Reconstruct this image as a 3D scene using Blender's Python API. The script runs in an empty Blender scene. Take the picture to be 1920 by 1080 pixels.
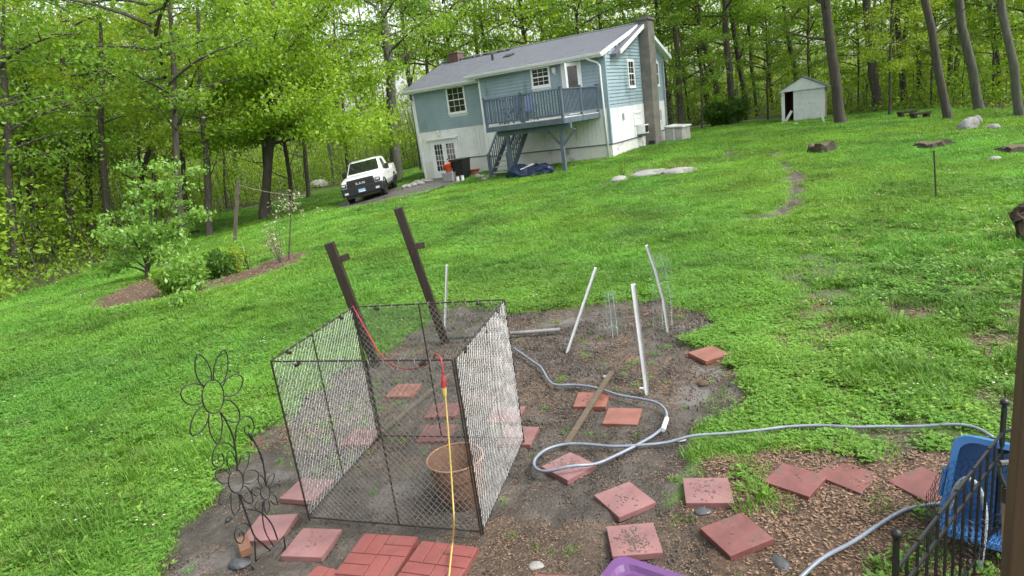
import bpy, bmesh, math, random
import numpy as np
from mathutils import Matrix, Vector

# ------------------------------------------------------------------ scene, camera, light
scene = bpy.context.scene
col = scene.collection
CAM_H, CAM_F, CAM_P, CAM_R = 2.62, 1200.0, math.radians(14.703), math.radians(7.703)
_c, _s = math.cos(CAM_R), math.sin(CAM_R)
_fw = np.array([0, math.cos(CAM_P), -math.sin(CAM_P)]); _rt = np.array([1.0, 0, 0]); _up = np.cross(_rt, _fw)
RT = _c * _rt - _s * _up; UP = _s * _rt + _c * _up; FW = _fw
EYE = np.array([0, 0, CAM_H])
cd = bpy.data.cameras.new('camera'); cam = bpy.data.objects.new('camera', cd); col.objects.link(cam)
cd.sensor_width = 36.0; cd.lens = CAM_F / 1920 * 36.0; cd.clip_start = 0.05; cd.clip_end = 2000
cam.matrix_world = Matrix(((RT[0], UP[0], -FW[0], 0), (RT[1], UP[1], -FW[1], 0), (RT[2], UP[2], -FW[2], CAM_H), (0, 0, 0, 1)))
scene.camera = cam

SUN_EL, SUN_AZ = math.radians(52), math.radians(112)      # azimuth clockwise from +Y: light from the right, slightly behind the camera
world = bpy.data.worlds.new('World'); scene.world = world; world.use_nodes = True
wn = world.node_tree.nodes; wl = world.node_tree.links
bg = wn['Background']; sky = wn.new('ShaderNodeTexSky'); sky.sky_type = 'NISHITA'; sky.sun_disc = False
sky.sun_elevation = SUN_EL; sky.sun_rotation = SUN_AZ; sky.air_density = 1.0; sky.dust_density = 4.0; sky.ozone_density = 1.0
hs = wn.new('ShaderNodeHueSaturation'); hs.inputs['Saturation'].default_value = 0.22     # rain cloud: nearly white
wl.new(sky.outputs[0], hs.inputs['Color']); wl.new(hs.outputs[0], bg.inputs['Color']); bg.inputs['Strength'].default_value = 0.15
sl = bpy.data.lights.new('sun', 'SUN'); sl.energy = 1.1; sl.angle = math.radians(18); sl.color = (1.0, 0.97, 0.92)
sun = bpy.data.objects.new('sun', sl); col.objects.link(sun)
sd = Vector((math.sin(SUN_AZ) * math.cos(SUN_EL), math.cos(SUN_AZ) * math.cos(SUN_EL), math.sin(SUN_EL)))
sun.rotation_euler = (-sd).to_track_quat('-Z', 'Y').to_euler(); sun.location = (20, -5, 40)
vs = scene.view_settings; vs.view_transform = 'Standard'; vs.look = 'None'; vs.gamma = 1.0; vs.exposure = 1.42; vs.use_curve_mapping = False
scene.render.engine = 'CYCLES'
cy = scene.cycles; cy.max_bounces = 9; cy.diffuse_bounces = 6; cy.glossy_bounces = 2; cy.transmission_bounces = 6; cy.transparent_max_bounces = 8
cy.caustics_reflective = False; cy.caustics_refractive = False; cy.use_denoising = True
cy.sample_clamp_indirect = 6.0

# ------------------------------------------------------------------ terrain height and pixel -> place
def H(x, y):
    x = np.asarray(x, float); y = np.asarray(y, float)
    h = 0.42 * np.exp(-(((x - 9) / 9) ** 2 + ((y - 30) / 9) ** 2))
    t = np.clip((y - 11) / 12, 0, 1); t = t * t * (3 - 2 * t)
    q = np.logaddexp(0, -(x + 4.5) * 1.6) / 1.6
    h = h - np.minimum(0.115 * q, 1.3) * t
    b = np.clip((np.hypot(x, y) - 55) / 60, 0, 1)
    return h + 5.0 * b * b
def ray(px, py):
    return (px - 960) / CAM_F * RT - (py - 540) / CAM_F * UP + FW
def W(px, py, dz=0.0, far=75.0):
    """pixel of a point on the ground (lifted by dz) -> world point"""
    d = ray(px, py); t = 8.0
    for _ in range(60):
        p = EYE + d * t
        z = float(H(p[0], p[1])) + dz
        tn = (z - CAM_H) / d[2] if d[2] < -1e-4 else far
        tn = min(max(tn, 0.5), far / np.linalg.norm(d))
        t = 0.5 * t + 0.5 * tn
    return EYE + d * t
def at(px, py, Y):
    """point on a pixel's ray at the depth Y (distance along the ground away from the house wall the camera hangs on)"""
    d = ray(px, py); return EYE + d * (Y / d[1])
def onz(px, py, z):
    d = ray(px, py); return EYE + d * ((z - CAM_H) / d[2])

# ------------------------------------------------------------------ mesh helpers
class MB:
    def __init__(s): s.v = []; s.f = []; s.m = []
    def add(s, vs, fs, mi=0):
        o = len(s.v); s.v += [tuple(map(float, p)) for p in vs]; s.f += [tuple(i + o for i in f) for f in fs]; s.m += [mi] * len(fs); return s
    def hexa(s, P, mi=0):      # 8 points: bottom 4 ccw, top 4 ccw
        return s.add(P, [(3, 2, 1, 0), (4, 5, 6, 7), (0, 1, 5, 4), (1, 2, 6, 5), (2, 3, 7, 6), (3, 0, 4, 7)], mi)
    def box(s, x0, x1, y0, y1, z0, z1, mi=0):
        return s.hexa([(x0, y0, z0), (x1, y0, z0), (x1, y1, z0), (x0, y1, z0), (x0, y0, z1), (x1, y0, z1), (x1, y1, z1), (x0, y1, z1)], mi)
    def bar(s, a, b, w, h=None, up=(0, 0, 1), mi=0):   # rectangular bar from a to b
        a = Vector(a); b = Vector(b); h = h or w; d = (b - a).normalized(); u = Vector(up)
        if abs(d.dot(u)) > 0.98: u = Vector((0, 1, 0))
        sx = d.cross(u).normalized() * (w / 2); sz = sx.cross(d).normalized() * (h / 2)
        return s.hexa([a - sx - sz, b - sx - sz, b + sx - sz, a + sx - sz, a - sx + sz, b - sx + sz, b + sx + sz, a + sx + sz], mi)
    def tube(s, pts, r, n=6, cap=True, mi=0):
        P = [Vector(p) for p in pts]; R = r if hasattr(r, '__len__') else [r] * len(P); o = len(s.v)
        prev = None
        for i, p in enumerate(P):
            d = (P[min(i + 1, len(P) - 1)] - P[max(i - 1, 0)])
            d = d.normalized() if d.length > 1e-9 else Vector((0, 0, 1))
            if prev is None:
                prev = d.cross(Vector((0, 0, 1)) if abs(d.z) < 0.9 else Vector((0, 1, 0))).normalized()
            else:
                q = prev - d * prev.dot(d); prev = q.normalized() if q.length > 1e-6 else prev
            e = d.cross(prev)
            for k in range(n):
                a = 2 * math.pi * k / n; s.v.append(tuple(p + (prev * math.cos(a) + e * math.sin(a)) * R[i]))
        for i in range(len(P) - 1):
            for k in range(n):
                k2 = (k + 1) % n; s.f.append((o + i * n + k, o + i * n + k2, o + (i + 1) * n + k2, o + (i + 1) * n + k)); s.m.append(mi)
        if cap:
            s.f.append(tuple(o + k for k in range(n))[::-1]); s.f.append(tuple(o + (len(P) - 1) * n + k for k in range(n))); s.m += [mi, mi]
        return s
    def lathe(s, prof, n=20, c=(0, 0, 0), mi=0):       # prof: (r, z)
        o = len(s.v)
        for r, z in prof:
            for k in range(n):
                a = 2 * math.pi * k / n; s.v.append((c[0] + r * math.cos(a), c[1] + r * math.sin(a), c[2] + z))
        for i in range(len(prof) - 1):
            for k in range(n):
                k2 = (k + 1) % n; s.f.append((o + i * n + k, o + i * n + k2, o + (i + 1) * n + k2, o + (i + 1) * n + k)); s.m.append(mi)
        return s
    def ball(s, c, r, n=10, mi=0):
        prof = [(max(r * math.sin(math.pi * i / 6), 1e-4), -r * math.cos(math.pi * i / 6)) for i in range(7)]
        return s.lathe(prof, n, c, mi)
    def build(s, name, mat, parent=None, bevel=0, smooth=False, seg=2):
        me = bpy.data.meshes.new(name); me.from_pydata(s.v, [], s.f)
        mats = mat if isinstance(mat, (list, tuple)) else [mat]
        for m in mats: me.materials.append(m)
        if len(mats) > 1: me.polygons.foreach_set('material_index', s.m)
        if bevel:
            bm = bmesh.new(); bm.from_mesh(me); bmesh.ops.remove_doubles(bm, verts=bm.verts, dist=1e-5)
            eds = [e for e in bm.edges if len(e.link_faces) == 2 and e.calc_face_angle(0) > 0.5]
            bmesh.ops.bevel(bm, geom=eds, offset=bevel, segments=seg, affect='EDGES', profile=0.6); bm.to_mesh(me); bm.free()
        if smooth: me.polygons.foreach_set('use_smooth', [True] * len(me.polygons))
        me.update(); return link(name, me, parent)
def link(name, me, parent=None):
    o = bpy.data.objects.new(name, me); col.objects.link(o)
    if parent is not None: o.parent = parent
    return o
def thing(name, label, cat, loc=(0, 0, 0), rz=0.0, group=None, rot=None):
    o = bpy.data.objects.new(name, None); col.objects.link(o); o.empty_display_size = 0.1
    o.location = tuple(map(float, loc)); o.rotation_euler = rot if rot else (0, 0, rz)
    return tag(o, label, cat, group)
def tag(o, label=None, cat=None, group=None, kind=None):
    if label: o['label'] = label
    if cat: o['category'] = cat
    if group: o['group'] = group
    if kind: o['kind'] = kind
    return o
def quads(name, V, mats, parent=None, mi=None, smooth=False):
    """N x 4 x 3 array of quads -> one mesh"""
    V = np.ascontiguousarray(V, dtype=np.float32); n = V.shape[0]
    me = bpy.data.meshes.new(name); me.vertices.add(n * 4); me.vertices.foreach_set('co', V.ravel())
    me.loops.add(n * 4); me.loops.foreach_set('vertex_index', np.arange(n * 4, dtype=np.int32))
    me.polygons.add(n); me.polygons.foreach_set('loop_start', np.arange(0, n * 4, 4, dtype=np.int32)); me.polygons.foreach_set('loop_total', np.full(n, 4, np.int32))
    for m in (mats if isinstance(mats, (list, tuple)) else [mats]): me.materials.append(m)
    if mi is not None: me.polygons.foreach_set('material_index', np.asarray(mi, np.int32))
    me.update(calc_edges=True)
    return me if parent == 'mesh' else link(name, me, parent)
def blob(c, r, seed, sub=2, amp=0.25, flat=0.0):
    """uneven lump (rock): returns verts, faces"""
    bm = bmesh.new(); bmesh.ops.create_icosphere(bm, subdivisions=sub, radius=1.0)
    rg = random.Random(seed); K = [(Vector((rg.uniform(-1, 1), rg.uniform(-1, 1), rg.uniform(-1, 1))).normalized(), rg.uniform(-1, 1)) for _ in range(9)]
    vs_ = []
    for v in bm.verts:
        d = v.co.normalized(); k = 1 + amp * sum(max(0, d.dot(q)) ** 3 * w for q, w in K) + rg.uniform(-.04, .04)
        vs_.append((c[0] + d.x * r[0] * k, c[1] + d.y * r[1] * k, c[2] + d.z * r[2] * k))
    fs = [tuple(v.index for v in f.verts) for f in bm.faces]; bm.free(); return vs_, fs

# ------------------------------------------------------------------ materials
def nt(name):
    m = bpy.data.materials.new(name); m.use_nodes = True
    return m, m.node_tree.nodes, m.node_tree.links, m.node_tree.nodes['Principled BSDF']
def noise(n, l, scale, detail=4, coord='Object', rough=0.6, stretch=None):
    if coord == 'World': g = n.new('ShaderNodeNewGeometry'); out = g.outputs['Position']
    else: g = n.new('ShaderNodeTexCoord'); out = g.outputs[coord]
    if stretch:
        mp = n.new('ShaderNodeMapping'); mp.inputs['Scale'].default_value = stretch; l.new(out, mp.inputs['Vector']); out = mp.outputs[0]
    t = n.new('ShaderNodeTexNoise'); t.inputs['Scale'].default_value = scale; t.inputs['Detail'].default_value = detail; t.inputs['Roughness'].default_value = rough
    l.new(out, t.inputs['Vector']); return t.outputs['Fac']
def ramp(n, l, fac, stops):
    r = n.new('ShaderNodeValToRGB'); e = r.color_ramp.elements
    while len(e) < len(stops): e.new(0.5)
    for k, (p, c) in enumerate(stops): e[k].position = p; e[k].color = (*c, 1) if len(c) == 3 else c
    l.new(fac, r.inputs['Fac']); return r.outputs['Color']
def mixc(n, l, fac, a, b, mode='MIX'):
    m = n.new('ShaderNodeMix'); m.data_type = 'RGBA'; m.blend_type = mode
    for sock, v in ((m.inputs[0], fac), (m.inputs[6], a), (m.inputs[7], b)):
        if hasattr(v, 'is_output'): l.new(v, sock)
        else: sock.default_value = v if not isinstance(v, tuple) or len(v) == 4 else (*v, 1)
    return m.outputs[2]
def bump(n, l, b, h, strength=0.3, dist=0.02):
    k = n.new('ShaderNodeBump'); k.inputs['Strength'].default_value = strength; k.inputs['Distance'].default_value = dist
    l.new(h, k.inputs['Height']); l.new(k.outputs[0], b.inputs['Normal'])
def M(name, c, rough=0.6, var=0.25, scale=6.0, bmp=0.0, bscale=None, metal=0.0, spec=0.5, dirt=None, stretch=None, coat=0.0, bdist=0.01):
    m, n, l, b = nt(name); c = tuple(c)
    f = noise(n, l, scale, 5, stretch=stretch)
    cc = ramp(n, l, f, [(0.3, tuple(x * (1 - var) for x in c)), (0.7, tuple(min(1, x * (1 + var * .7)) for x in c))])
    if dirt:
        f2 = noise(n, l, dirt[1], 6, stretch=dirt[3] if len(dirt) > 3 else None); k = ramp(n, l, f2, [(dirt[2], (0, 0, 0)), (min(1, dirt[2] + .14), (1, 1, 1))])
        cc = mixc(n, l, k, cc, tuple(dirt[0]))
    l.new(cc, b.inputs['Base Color']); b.inputs['Roughness'].default_value = rough; b.inputs['Metallic'].default_value = metal
    b.inputs['Specular IOR Level'].default_value = spec
    if coat: b.inputs['Coat Weight'].default_value = coat; b.inputs['Coat Roughness'].default_value = 0.05
    if bmp: bump(n, l, b, noise(n, l, bscale or scale * 5, 6, stretch=stretch), bmp, bdist)
    return m
def leafmat(name, a, bcol, trans=0.4, rough=0.45, patch=None, spec=0.35):
    m, n, l, b = nt(name)
    g = n.new('ShaderNodeNewGeometry')
    c = ramp(n, l, g.outputs['Random Per Island'], [(0.0, a), (1.0, bcol)])
    if patch:
        f = noise(n, l, patch[0], 3, 'World'); k = ramp(n, l, f, [(0.32, tuple([patch[1]] * 3)), (0.68, tuple([patch[2]] * 3))])
        c = mixc(n, l, 1.0, c, k, 'MULTIPLY')
        f = noise(n, l, patch[0] * 0.37, 2, 'World'); k = ramp(n, l, f, [(0.35, (0.80, 1.0, 1.0)), (0.65, (1.06, 1.02, 0.85))])
        c = mixc(n, l, 1.0, c, k, 'MULTIPLY')
    l.new(c, b.inputs['Base Color']); b.inputs['Roughness'].default_value = rough; b.inputs['Specular IOR Level'].default_value = spec
    t = n.new('ShaderNodeBsdfTranslucent'); tc = mixc(n, l, 1.0, c, (1.25, 1.2, 0.55, 1), 'MULTIPLY'); l.new(tc, t.inputs['Color'])
    mx = n.new('ShaderNodeMixShader'); mx.inputs[0].default_value = trans; l.new(b.outputs[0], mx.inputs[1]); l.new(t.outputs[0], mx.inputs[2])
    l.new(mx.outputs[0], n['Material Output'].inputs['Surface']); return m
def glassmat(name, c=(0.015, 0.018, 0.02), rough=0.04):
    m, n, l, b = nt(name); b.inputs['Base Color'].default_value = (*c, 1); b.inputs['Roughness'].default_value = rough; b.inputs['Specular IOR Level'].default_value = 0.6
    bump(n, l, b, noise(n, l, 3.0, 2), 0.04, 0.02); return m

# ------------------------------------------------------------------ ground masks (world outlines with ragged edges)
def poly(pts): return np.array([W(x, y)[:2] for x, y in pts])
def sdf(P, x, y):
    """signed distance to polygon P, positive inside"""
    sh = x.shape; x = x.ravel(); y = y.ravel(); d = np.full(x.shape, 1e9); ins = np.zeros(x.shape, bool); n = len(P)
    for i in range(n):
        ax, ay = P[i]; bx, by = P[(i + 1) % n]; ex, ey = bx - ax, by - ay
        t = np.clip(((x - ax) * ex + (y - ay) * ey) / (ex * ex + ey * ey + 1e-12), 0, 1)
        d = np.minimum(d, np.hypot(x - ax - t * ex, y - ay - t * ey))
        c = ((ay > y) != (by > y)); xi = ex * (y - ay) / (by - ay + 1e-12) + ax; ins ^= c & (x < xi)
    return np.where(ins, d, -d).reshape(sh)
def line_d(L, x, y):
    d = np.full(x.shape, 1e9)
    for (ax, ay), (bx, by) in zip(L[:-1], L[1:]):
        ex, ey = bx - ax, by - ay; t = np.clip(((x - ax) * ex + (y - ay) * ey) / (ex * ex + ey * ey + 1e-12), 0, 1)
        d = np.minimum(d, np.hypot(x - ax - t * ex, y - ay - t * ey))
    return d
_rn = np.random.default_rng(5); _T = _rn.random((64, 64))
def vn(x, y):
    xi = np.floor(x).astype(int); yi = np.floor(y).astype(int); fx = x - xi; fy = y - yi; fx = fx * fx * (3 - 2 * fx); fy = fy * fy * (3 - 2 * fy)
    a = _T[xi % 64, yi % 64]; b = _T[(xi + 1) % 64, yi % 64]; c = _T[xi % 64, (yi + 1) % 64]; d = _T[(xi + 1) % 64, (yi + 1) % 64]
    return (a * (1 - fx) + b * fx) * (1 - fy) + (c * (1 - fx) + d * fx) * fy
def fbm(x, y, s, o=4):
    r = 0; a = 0.5
    for k in range(o): r = r + a * (vn(x * s + 17 * k, y * s + 31 * k) - 0.5); a *= 0.55; s *= 2.03
    return r            # about -0.5..0.5
MUD = poly([(285, 1085), (345, 990), (395, 945), (400, 885), (450, 832), (500, 797), (545, 790), (565, 745), (620, 700), (700, 668), (745, 645), (790, 605), (850, 574), (960, 580), (1060, 573), (1150, 563), (1250, 552), (1330, 588), (1345, 606), (1290, 622), (1275, 645), (1385, 668), (1405, 715), (1425, 760), (1400, 795), (1330, 812), (1300, 850), (1320, 900), (1290, 960), (1300, 1079), (1300, 1500), (150, 1500)])
MULCH = poly([(860, 1010), (960, 960), (1150, 965), (1300, 900), (1300, 850), (1450, 822), (1700, 838), (1870, 850), (2100, 830), (2200, 1500), (700, 1500)])
LAWN = np.vstack([[[-30, -6], [-22, 3]], poly([(-150, 640), (0, 574), (110, 530), (220, 490), (330, 440), (420, 402), (500, 380), (600, 356), (660, 342), (735, 322)]), [[-1, 44], [9, 44]], poly([(1300, 236), (1420, 223), (1570, 217), (1700, 207), (1920, 206), (2150, 240)]), [[34, 4], [30, -6]]])
BEDS = [poly([(390, 548), (420, 522), (480, 500), (540, 476), (575, 474), (560, 492), (500, 512), (440, 535)]), poly([(175, 572), (215, 548), (285, 522), (330, 520), (400, 530), (385, 548), (300, 560), (215, 578)])]
DRIVE = poly([(630, 388), (655, 370), (715, 358), (765, 347), (800, 336), (862, 330), (875, 338), (835, 352), (770, 366), (720, 378), (650, 392)])
RUTS = [(poly([(1438, 280), (1470, 303), (1492, 330), (1498, 352), (1490, 382), (1455, 402), (1400, 411)]), 0.20), (poly([(1369, 283), (1372, 306)]), 0.18), (poly([(925, 330), (1000, 327), (1060, 318), (1140, 300)]), 0.4), (poly([(1240, 300), (1160, 335), (1130, 345)]), 0.22)]
TRACK = poly([(1240, 225), (1300, 232), (1290, 245), (1245, 250)])
BARE = [(1690, 580, .5), (1560, 545, .5), (1480, 600, .4), (1870, 640, .5), (1620, 470, .45), (85, 850, .22), (230, 885, .16), (1880, 760, .5), (1340, 470, .35), (1250, 500, .5), (1120, 480, .25), (1640, 760, .35), (1500, 500, .3)]
BARE = [(W(a, b)[:2], r) for a, b, r in BARE]
def masks(x, y):
    w1 = fbm(x, y, 1.3); w2 = fbm(x + 50, y + 9, 4.0, 3); rr = np.hypot(x, y)
    sm = lambda d, e: np.clip(0.5 + d / e, 0, 1)
    mud = sm(sdf(MUD, x, y) + 0.55 * w1 + 0.30 * w2, 0.10)
    mulch = sm(sdf(MULCH, x, y) + 0.7 * w1 + 0.3 * w2, 0.15)
    forest = sm(-sdf(LAWN, x, y) + 1.6 * fbm(x, y, 0.35) + 0.8 * w1, 0.5)
    bed = np.zeros_like(x)
    for B in BEDS: bed = np.maximum(bed, sm(sdf(B, x, y) + 0.5 * w1 + 0.4 * w2, 0.15))
    drive = sm(sdf(DRIVE, x, y) + 0.7 * w1 + 0.3 * w2, 0.2)
    drive = np.maximum(drive, sm(sdf(TRACK, x, y) + 2.5 * w1, 1.0))
    rut = np.zeros_like(x)
    for L, wd in RUTS: rut = np.maximum(rut, sm(wd * (1 + 2.2 * w1) - line_d(L, x, y) + 0.35 * w2, 0.1))
    for c, r in BARE: rut = np.maximum(rut, 0.85 * sm(r * 0.6 - np.hypot(x - c[0], y - c[1]) + 1.6 * w1 * r + 0.9 * w2 * r, 0.15))
    reg = np.clip((x - .30 * y - .4) / 1.2, 0, 1) * np.clip((15 - rr) / 5, 0, 1) * np.clip((rr - 4.2) / .6, 0, 1)
    rut = np.maximum(rut, .9 * reg * np.clip((-fbm(x + 21, y + 44, 1.15, 4) - .010) * 11, 0, 1))
    return mud, mulch, forest, bed, drive, rut

# ------------------------------------------------------------------ the ground sheet
PUDDLES = [(527, 886, .16, .10), (365, 1062, .24, .16), (425, 1040, .18, .14), (492, 1018, .12, .12), (1040, 602, .6, .22), (1385, 729, .20, .13), (745, 915, .28, .2), (640, 770, .4, .28), (1300, 602, .3, .16), (900, 660, .5, .2), (455, 905, .22, .14), (1160, 606, .5, .14), (1290, 740, .25, .3), (1330, 690, .3, .25), (1110, 640, .4, .2)]
PUDDLES = [(W(a, b)[:2], c_, d_) for a, b, c_, d_ in PUDDLES]
NR, NA = 470, 430
rad = np.concatenate([[0.05], np.geomspace(0.6, 230, NR)]); ang = np.radians(np.linspace(-112, 112, NA))
RR, AA = np.meshgrid(rad, ang, indexing='ij'); GX = RR * np.sin(AA); GY = RR * np.cos(AA)
mud, mulch, forest, bed, drive, rut = masks(GX, GY)
GZ = H(GX, GY)
wetm = np.zeros_like(GX); _w1 = fbm(GX + 7, GY + 3, 2.6, 5)
for c, wx, wy in PUDDLES: wetm = np.maximum(wetm, np.clip((1 - np.hypot((GX - c[0]) / wx, (GY - c[1]) / wy) + 1.9 * _w1) * 2.6, 0, 1))
wetm *= np.clip(mud * 2 - 1, 0, 1)
rel = fbm(GX, GY, 0.9, 3) * 0.05 + fbm(GX, GY, 6.0, 4) * 0.075 * np.clip(mud + mulch, 0, 1) * np.clip(14 - RR, 0, 8) / 8 * (1 - .9 * wetm)
GZ = GZ + rel * np.clip(RR / 2, 0, 1) - 0.03 * mud - 0.05 * rut + 0.5 * forest * fbm(GX, GY, 0.25, 3)
Vg = np.stack([GX, GY, GZ], -1).reshape(-1, 3)
i0 = (np.arange(NR)[:, None] * NA + np.arange(NA - 1)[None, :]).ravel()
Fg = np.stack([i0, i0 + NA, i0 + NA + 1, i0 + 1], -1)
me = bpy.data.meshes.new('ground'); me.from_pydata(Vg.tolist(), [], Fg.tolist())
for nm, arr in (('mud', mud), ('mulch', mulch), ('forest', forest), ('bed', bed), ('drive', drive), ('rut', rut), ('wet', wetm)):
    a = me.attributes.new(nm, 'FLOAT', 'POINT'); a.data.foreach_set('value', arr.ravel().astype(np.float32))
me.polygons.foreach_set('use_smooth', [True] * len(me.polygons))
m, n, l, b = nt('ground_soil')
def attr(nm):
    a = n.new('ShaderNodeAttribute'); a.attribute_name = nm; return a.outputs['Fac']
grassc = ramp(n, l, noise(n, l, 2.2, 8, 'World', 0.7), [(0.3, (0.055, 0.105, 0.016)), (0.6, (0.10, 0.19, 0.026)), (0.78, (0.14, 0.19, 0.05))])
mudc = ramp(n, l, noise(n, l, 3.2, 9, 'World', 0.68), [(0.3, (0.030, 0.025, 0.020)), (0.5, (0.066, 0.056, 0.045)), (0.68, (0.125, 0.108, 0.088))])
mulchc = ramp(n, l, noise(n, l, 30, 6, 'World', 0.75), [(0.3, (0.030, 0.020, 0.013)), (0.5, (0.085, 0.052, 0.031)), (0.68, (0.19, 0.125, 0.078))])
forc = ramp(n, l, noise(n, l, 9, 7, 'World', 0.75), [(0.3, (0.02, 0.025, 0.01)), (0.5, (0.05, 0.038, 0.022)), (0.62, (0.04, 0.07, 0.018)), (0.75, (0.06, 0.10, 0.02))])
drvc = ramp(n, l, noise(n, l, 12, 6, 'World', 0.7), [(0.3, (0.05, 0.046, 0.042)), (0.7, (0.13, 0.12, 0.11))])
c = mixc(n, l, attr('rut'), grassc, mudc); c = mixc(n, l, attr('mulch'), c, mulchc); c = mixc(n, l, attr('mud'), c, mudc)
k = n.new('ShaderNodeMath'); k.operation = 'MULTIPLY'; l.new(attr('mud'), k.inputs[0]); l.new(attr('mulch'), k.inputs[1])
k2 = n.new('ShaderNodeMath'); k2.operation = 'MULTIPLY'; k2.inputs[1].default_value = 0.55; l.new(k.outputs[0], k2.inputs[0])
c = mixc(n, l, k2.outputs[0], c, mulchc); c = mixc(n, l, attr('bed'), c, mulchc); c = mixc(n, l, attr('drive'), c, drvc); c = mixc(n, l, attr('forest'), c, forc)
l.new(c, b.inputs['Base Color'])
wet = ramp(n, l, noise(n, l, 1.6, 5, 'World'), [(0.40, (0.20,) * 3), (0.6, (0.60,) * 3)])
sel = n.new('ShaderNodeMath'); sel.operation = 'MAXIMUM'; l.new(attr('mud'), sel.inputs[0]); l.new(attr('drive'), sel.inputs[1])
rgh = mixc(n, l, sel.outputs[0], (0.9, 0.9, 0.9, 1), wet); l.new(mixc(n, l, attr('wet'), rgh, (0.035, 0.035, 0.035, 1)), b.inputs['Roughness'])
l.remove(b.inputs['Base Color'].links[0]); l.new(mixc(n, l, attr('wet'), c, (0.085, 0.076, 0.064, 1)), b.inputs['Base Color'])
vo = n.new('ShaderNodeTexVoronoi'); vo.inputs['Scale'].default_value = 55; gg = n.new('ShaderNodeNewGeometry'); l.new(gg.outputs['Position'], vo.inputs['Vector'])
hh0 = n.new('ShaderNodeMath'); hh0.operation = 'MULTIPLY_ADD'; hh0.inputs[1].default_value = -.35; l.new(vo.outputs['Distance'], hh0.inputs[0]); l.new(noise(n, l, 22, 9, 'World', 0.75), hh0.inputs[2])
bump(n, l, b, hh0.outputs[0], 0.9, 0.035); bn = b.inputs['Normal'].links[0].from_node
iw = n.new('ShaderNodeMath'); iw.operation = 'MULTIPLY_ADD'; iw.inputs[1].default_value = -.88; iw.inputs[2].default_value = .9; l.new(attr('wet'), iw.inputs[0]); l.new(iw.outputs[0], bn.inputs['Strength'])
me.materials.append(m); me.update()
ground = tag(link('ground', me), kind='structure')

def groundz(x, y):
    r = math.hypot(x, y); a = math.degrees(math.atan2(x, y))
    ir = np.searchsorted(rad, r); ia = int(round((a + 112) / 224 * (NA - 1)))
    ir = int(np.clip(ir, 1, NR)); ia = int(np.clip(ia, 0, NA - 1))
    t = (r - rad[ir - 1]) / (rad[ir] - rad[ir - 1]); return float(GZ[ir - 1, ia] * (1 - t) + GZ[ir, ia] * t)

# ------------------------------------------------------------------ the house (local: x along the front to the right, y into depth, z up)
WHITE = M('white_paint', (0.74, 0.76, 0.76), 0.5, 0.10, 2.0, 0.1, 30, dirt=((0.42, 0.43, 0.38), 1.6, 0.60, (1, 1, .25)))
FOUND = M('painted_foundation', (0.66, 0.67, 0.64), 0.7, 0.12, 1.5, 0.3, 40, dirt=((0.34, 0.31, 0.25), 1.2, 0.56))
TRIM = M('white_trim', (0.78, 0.80, 0.80), 0.45, 0.06, 4.0, dirt=((0.5, 0.5, 0.46), 3.0, 0.66))
SIDING = M('blue_siding', (0.265, 0.355, 0.400), 0.5, 0.14, 1.0, 0.05, 60, dirt=((0.15, 0.22, 0.23), 1.4, 0.57, (1, 1, .35)))
DECKP = M('deck_paint', (0.085, 0.115, 0.150), 0.5, 0.25, 3.0, 0.2, 40, dirt=((0.04, 0.045, 0.05), 4, 0.6))
DECKF = M('deck_board_edge', (0.45, 0.45, 0.42), 0.7, 0.2, 4)
SOFFIT = M('soffit', (0.50, 0.53, 0.52), 0.6, 0.08, 3)
DARKMET = M('dark_metal', (0.012, 0.012, 0.013), 0.45, 0.3, 20)
GLASS = glassmat('window_glass', (0.020, 0.020, 0.022))
BLOCK, n, l, b = nt('chimney_block')
bt = n.new('ShaderNodeTexBrick'); bt.inputs['Scale'].default_value = 1.0; bt.inputs['Brick Width'].default_value = 0.4; bt.inputs['Row Height'].default_value = 0.2; bt.inputs['Mortar Size'].default_value = 0.006
bt.inputs['Color1'].default_value = (0.16, 0.15, 0.135, 1); bt.inputs['Color2'].default_value = (0.21, 0.195, 0.17, 1); bt.inputs['Mortar'].default_value = (0.13, 0.125, 0.12, 1)
tc = n.new('ShaderNodeTexCoord'); sp = n.new('ShaderNodeSeparateXYZ'); cb = n.new('ShaderNodeCombineXYZ'); ad = n.new('ShaderNodeMath'); l.new(tc.outputs['Object'], sp.inputs[0]); l.new(sp.outputs[0], ad.inputs[0]); l.new(sp.outputs[1], ad.inputs[1]); l.new(ad.outputs[0], cb.inputs[0]); l.new(sp.outputs[2], cb.inputs[1]); l.new(cb.outputs[0], bt.inputs['Vector'])
cc = mixc(n, l, 0.55, bt.outputs['Color'], ramp(n, l, noise(n, l, 2.5, 6), [(0.3, (0.09, 0.085, 0.07)), (0.7, (0.26, 0.24, 0.21))])); l.new(cc, b.inputs['Base Color']); b.inputs['Roughness'].default_value = 0.9
bump(n, l, b, bt.outputs['Fac'], 0.4, -0.01)
SHINGLE, n, l, b = nt('roof_shingle')
bt = n.new('ShaderNodeTexBrick'); bt.inputs['Scale'].default_value = 1.0; bt.inputs['Brick Width'].default_value = 0.3; bt.inputs['Row Height'].default_value = 0.14; bt.inputs['Mortar Size'].default_value = 0.008
bt.inputs['Color1'].default_value = (0.075, 0.083, 0.098, 1); bt.inputs['Color2'].default_value = (0.125, 0.135, 0.155, 1); bt.inputs['Mortar'].default_value = (0.05, 0.055, 0.065, 1); bt.inputs['Bias'].default_value = 0.0
tc = n.new('ShaderNodeTexCoord'); l.new(tc.outputs['Object'], bt.inputs['Vector'])
cc = mixc(n, l, 0.45, bt.outputs['Color'], ramp(n, l, noise(n, l, 14, 8, rough=.8), [(0.32, (0.040, 0.046, 0.058)), (0.7, (0.16, 0.17, 0.195))])); l.new(cc, b.inputs['Base Color']); b.inputs['Roughness'].default_value = 0.75
bump(n, l, b, bt.outputs['Fac'], 0.5, -0.02)
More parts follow.
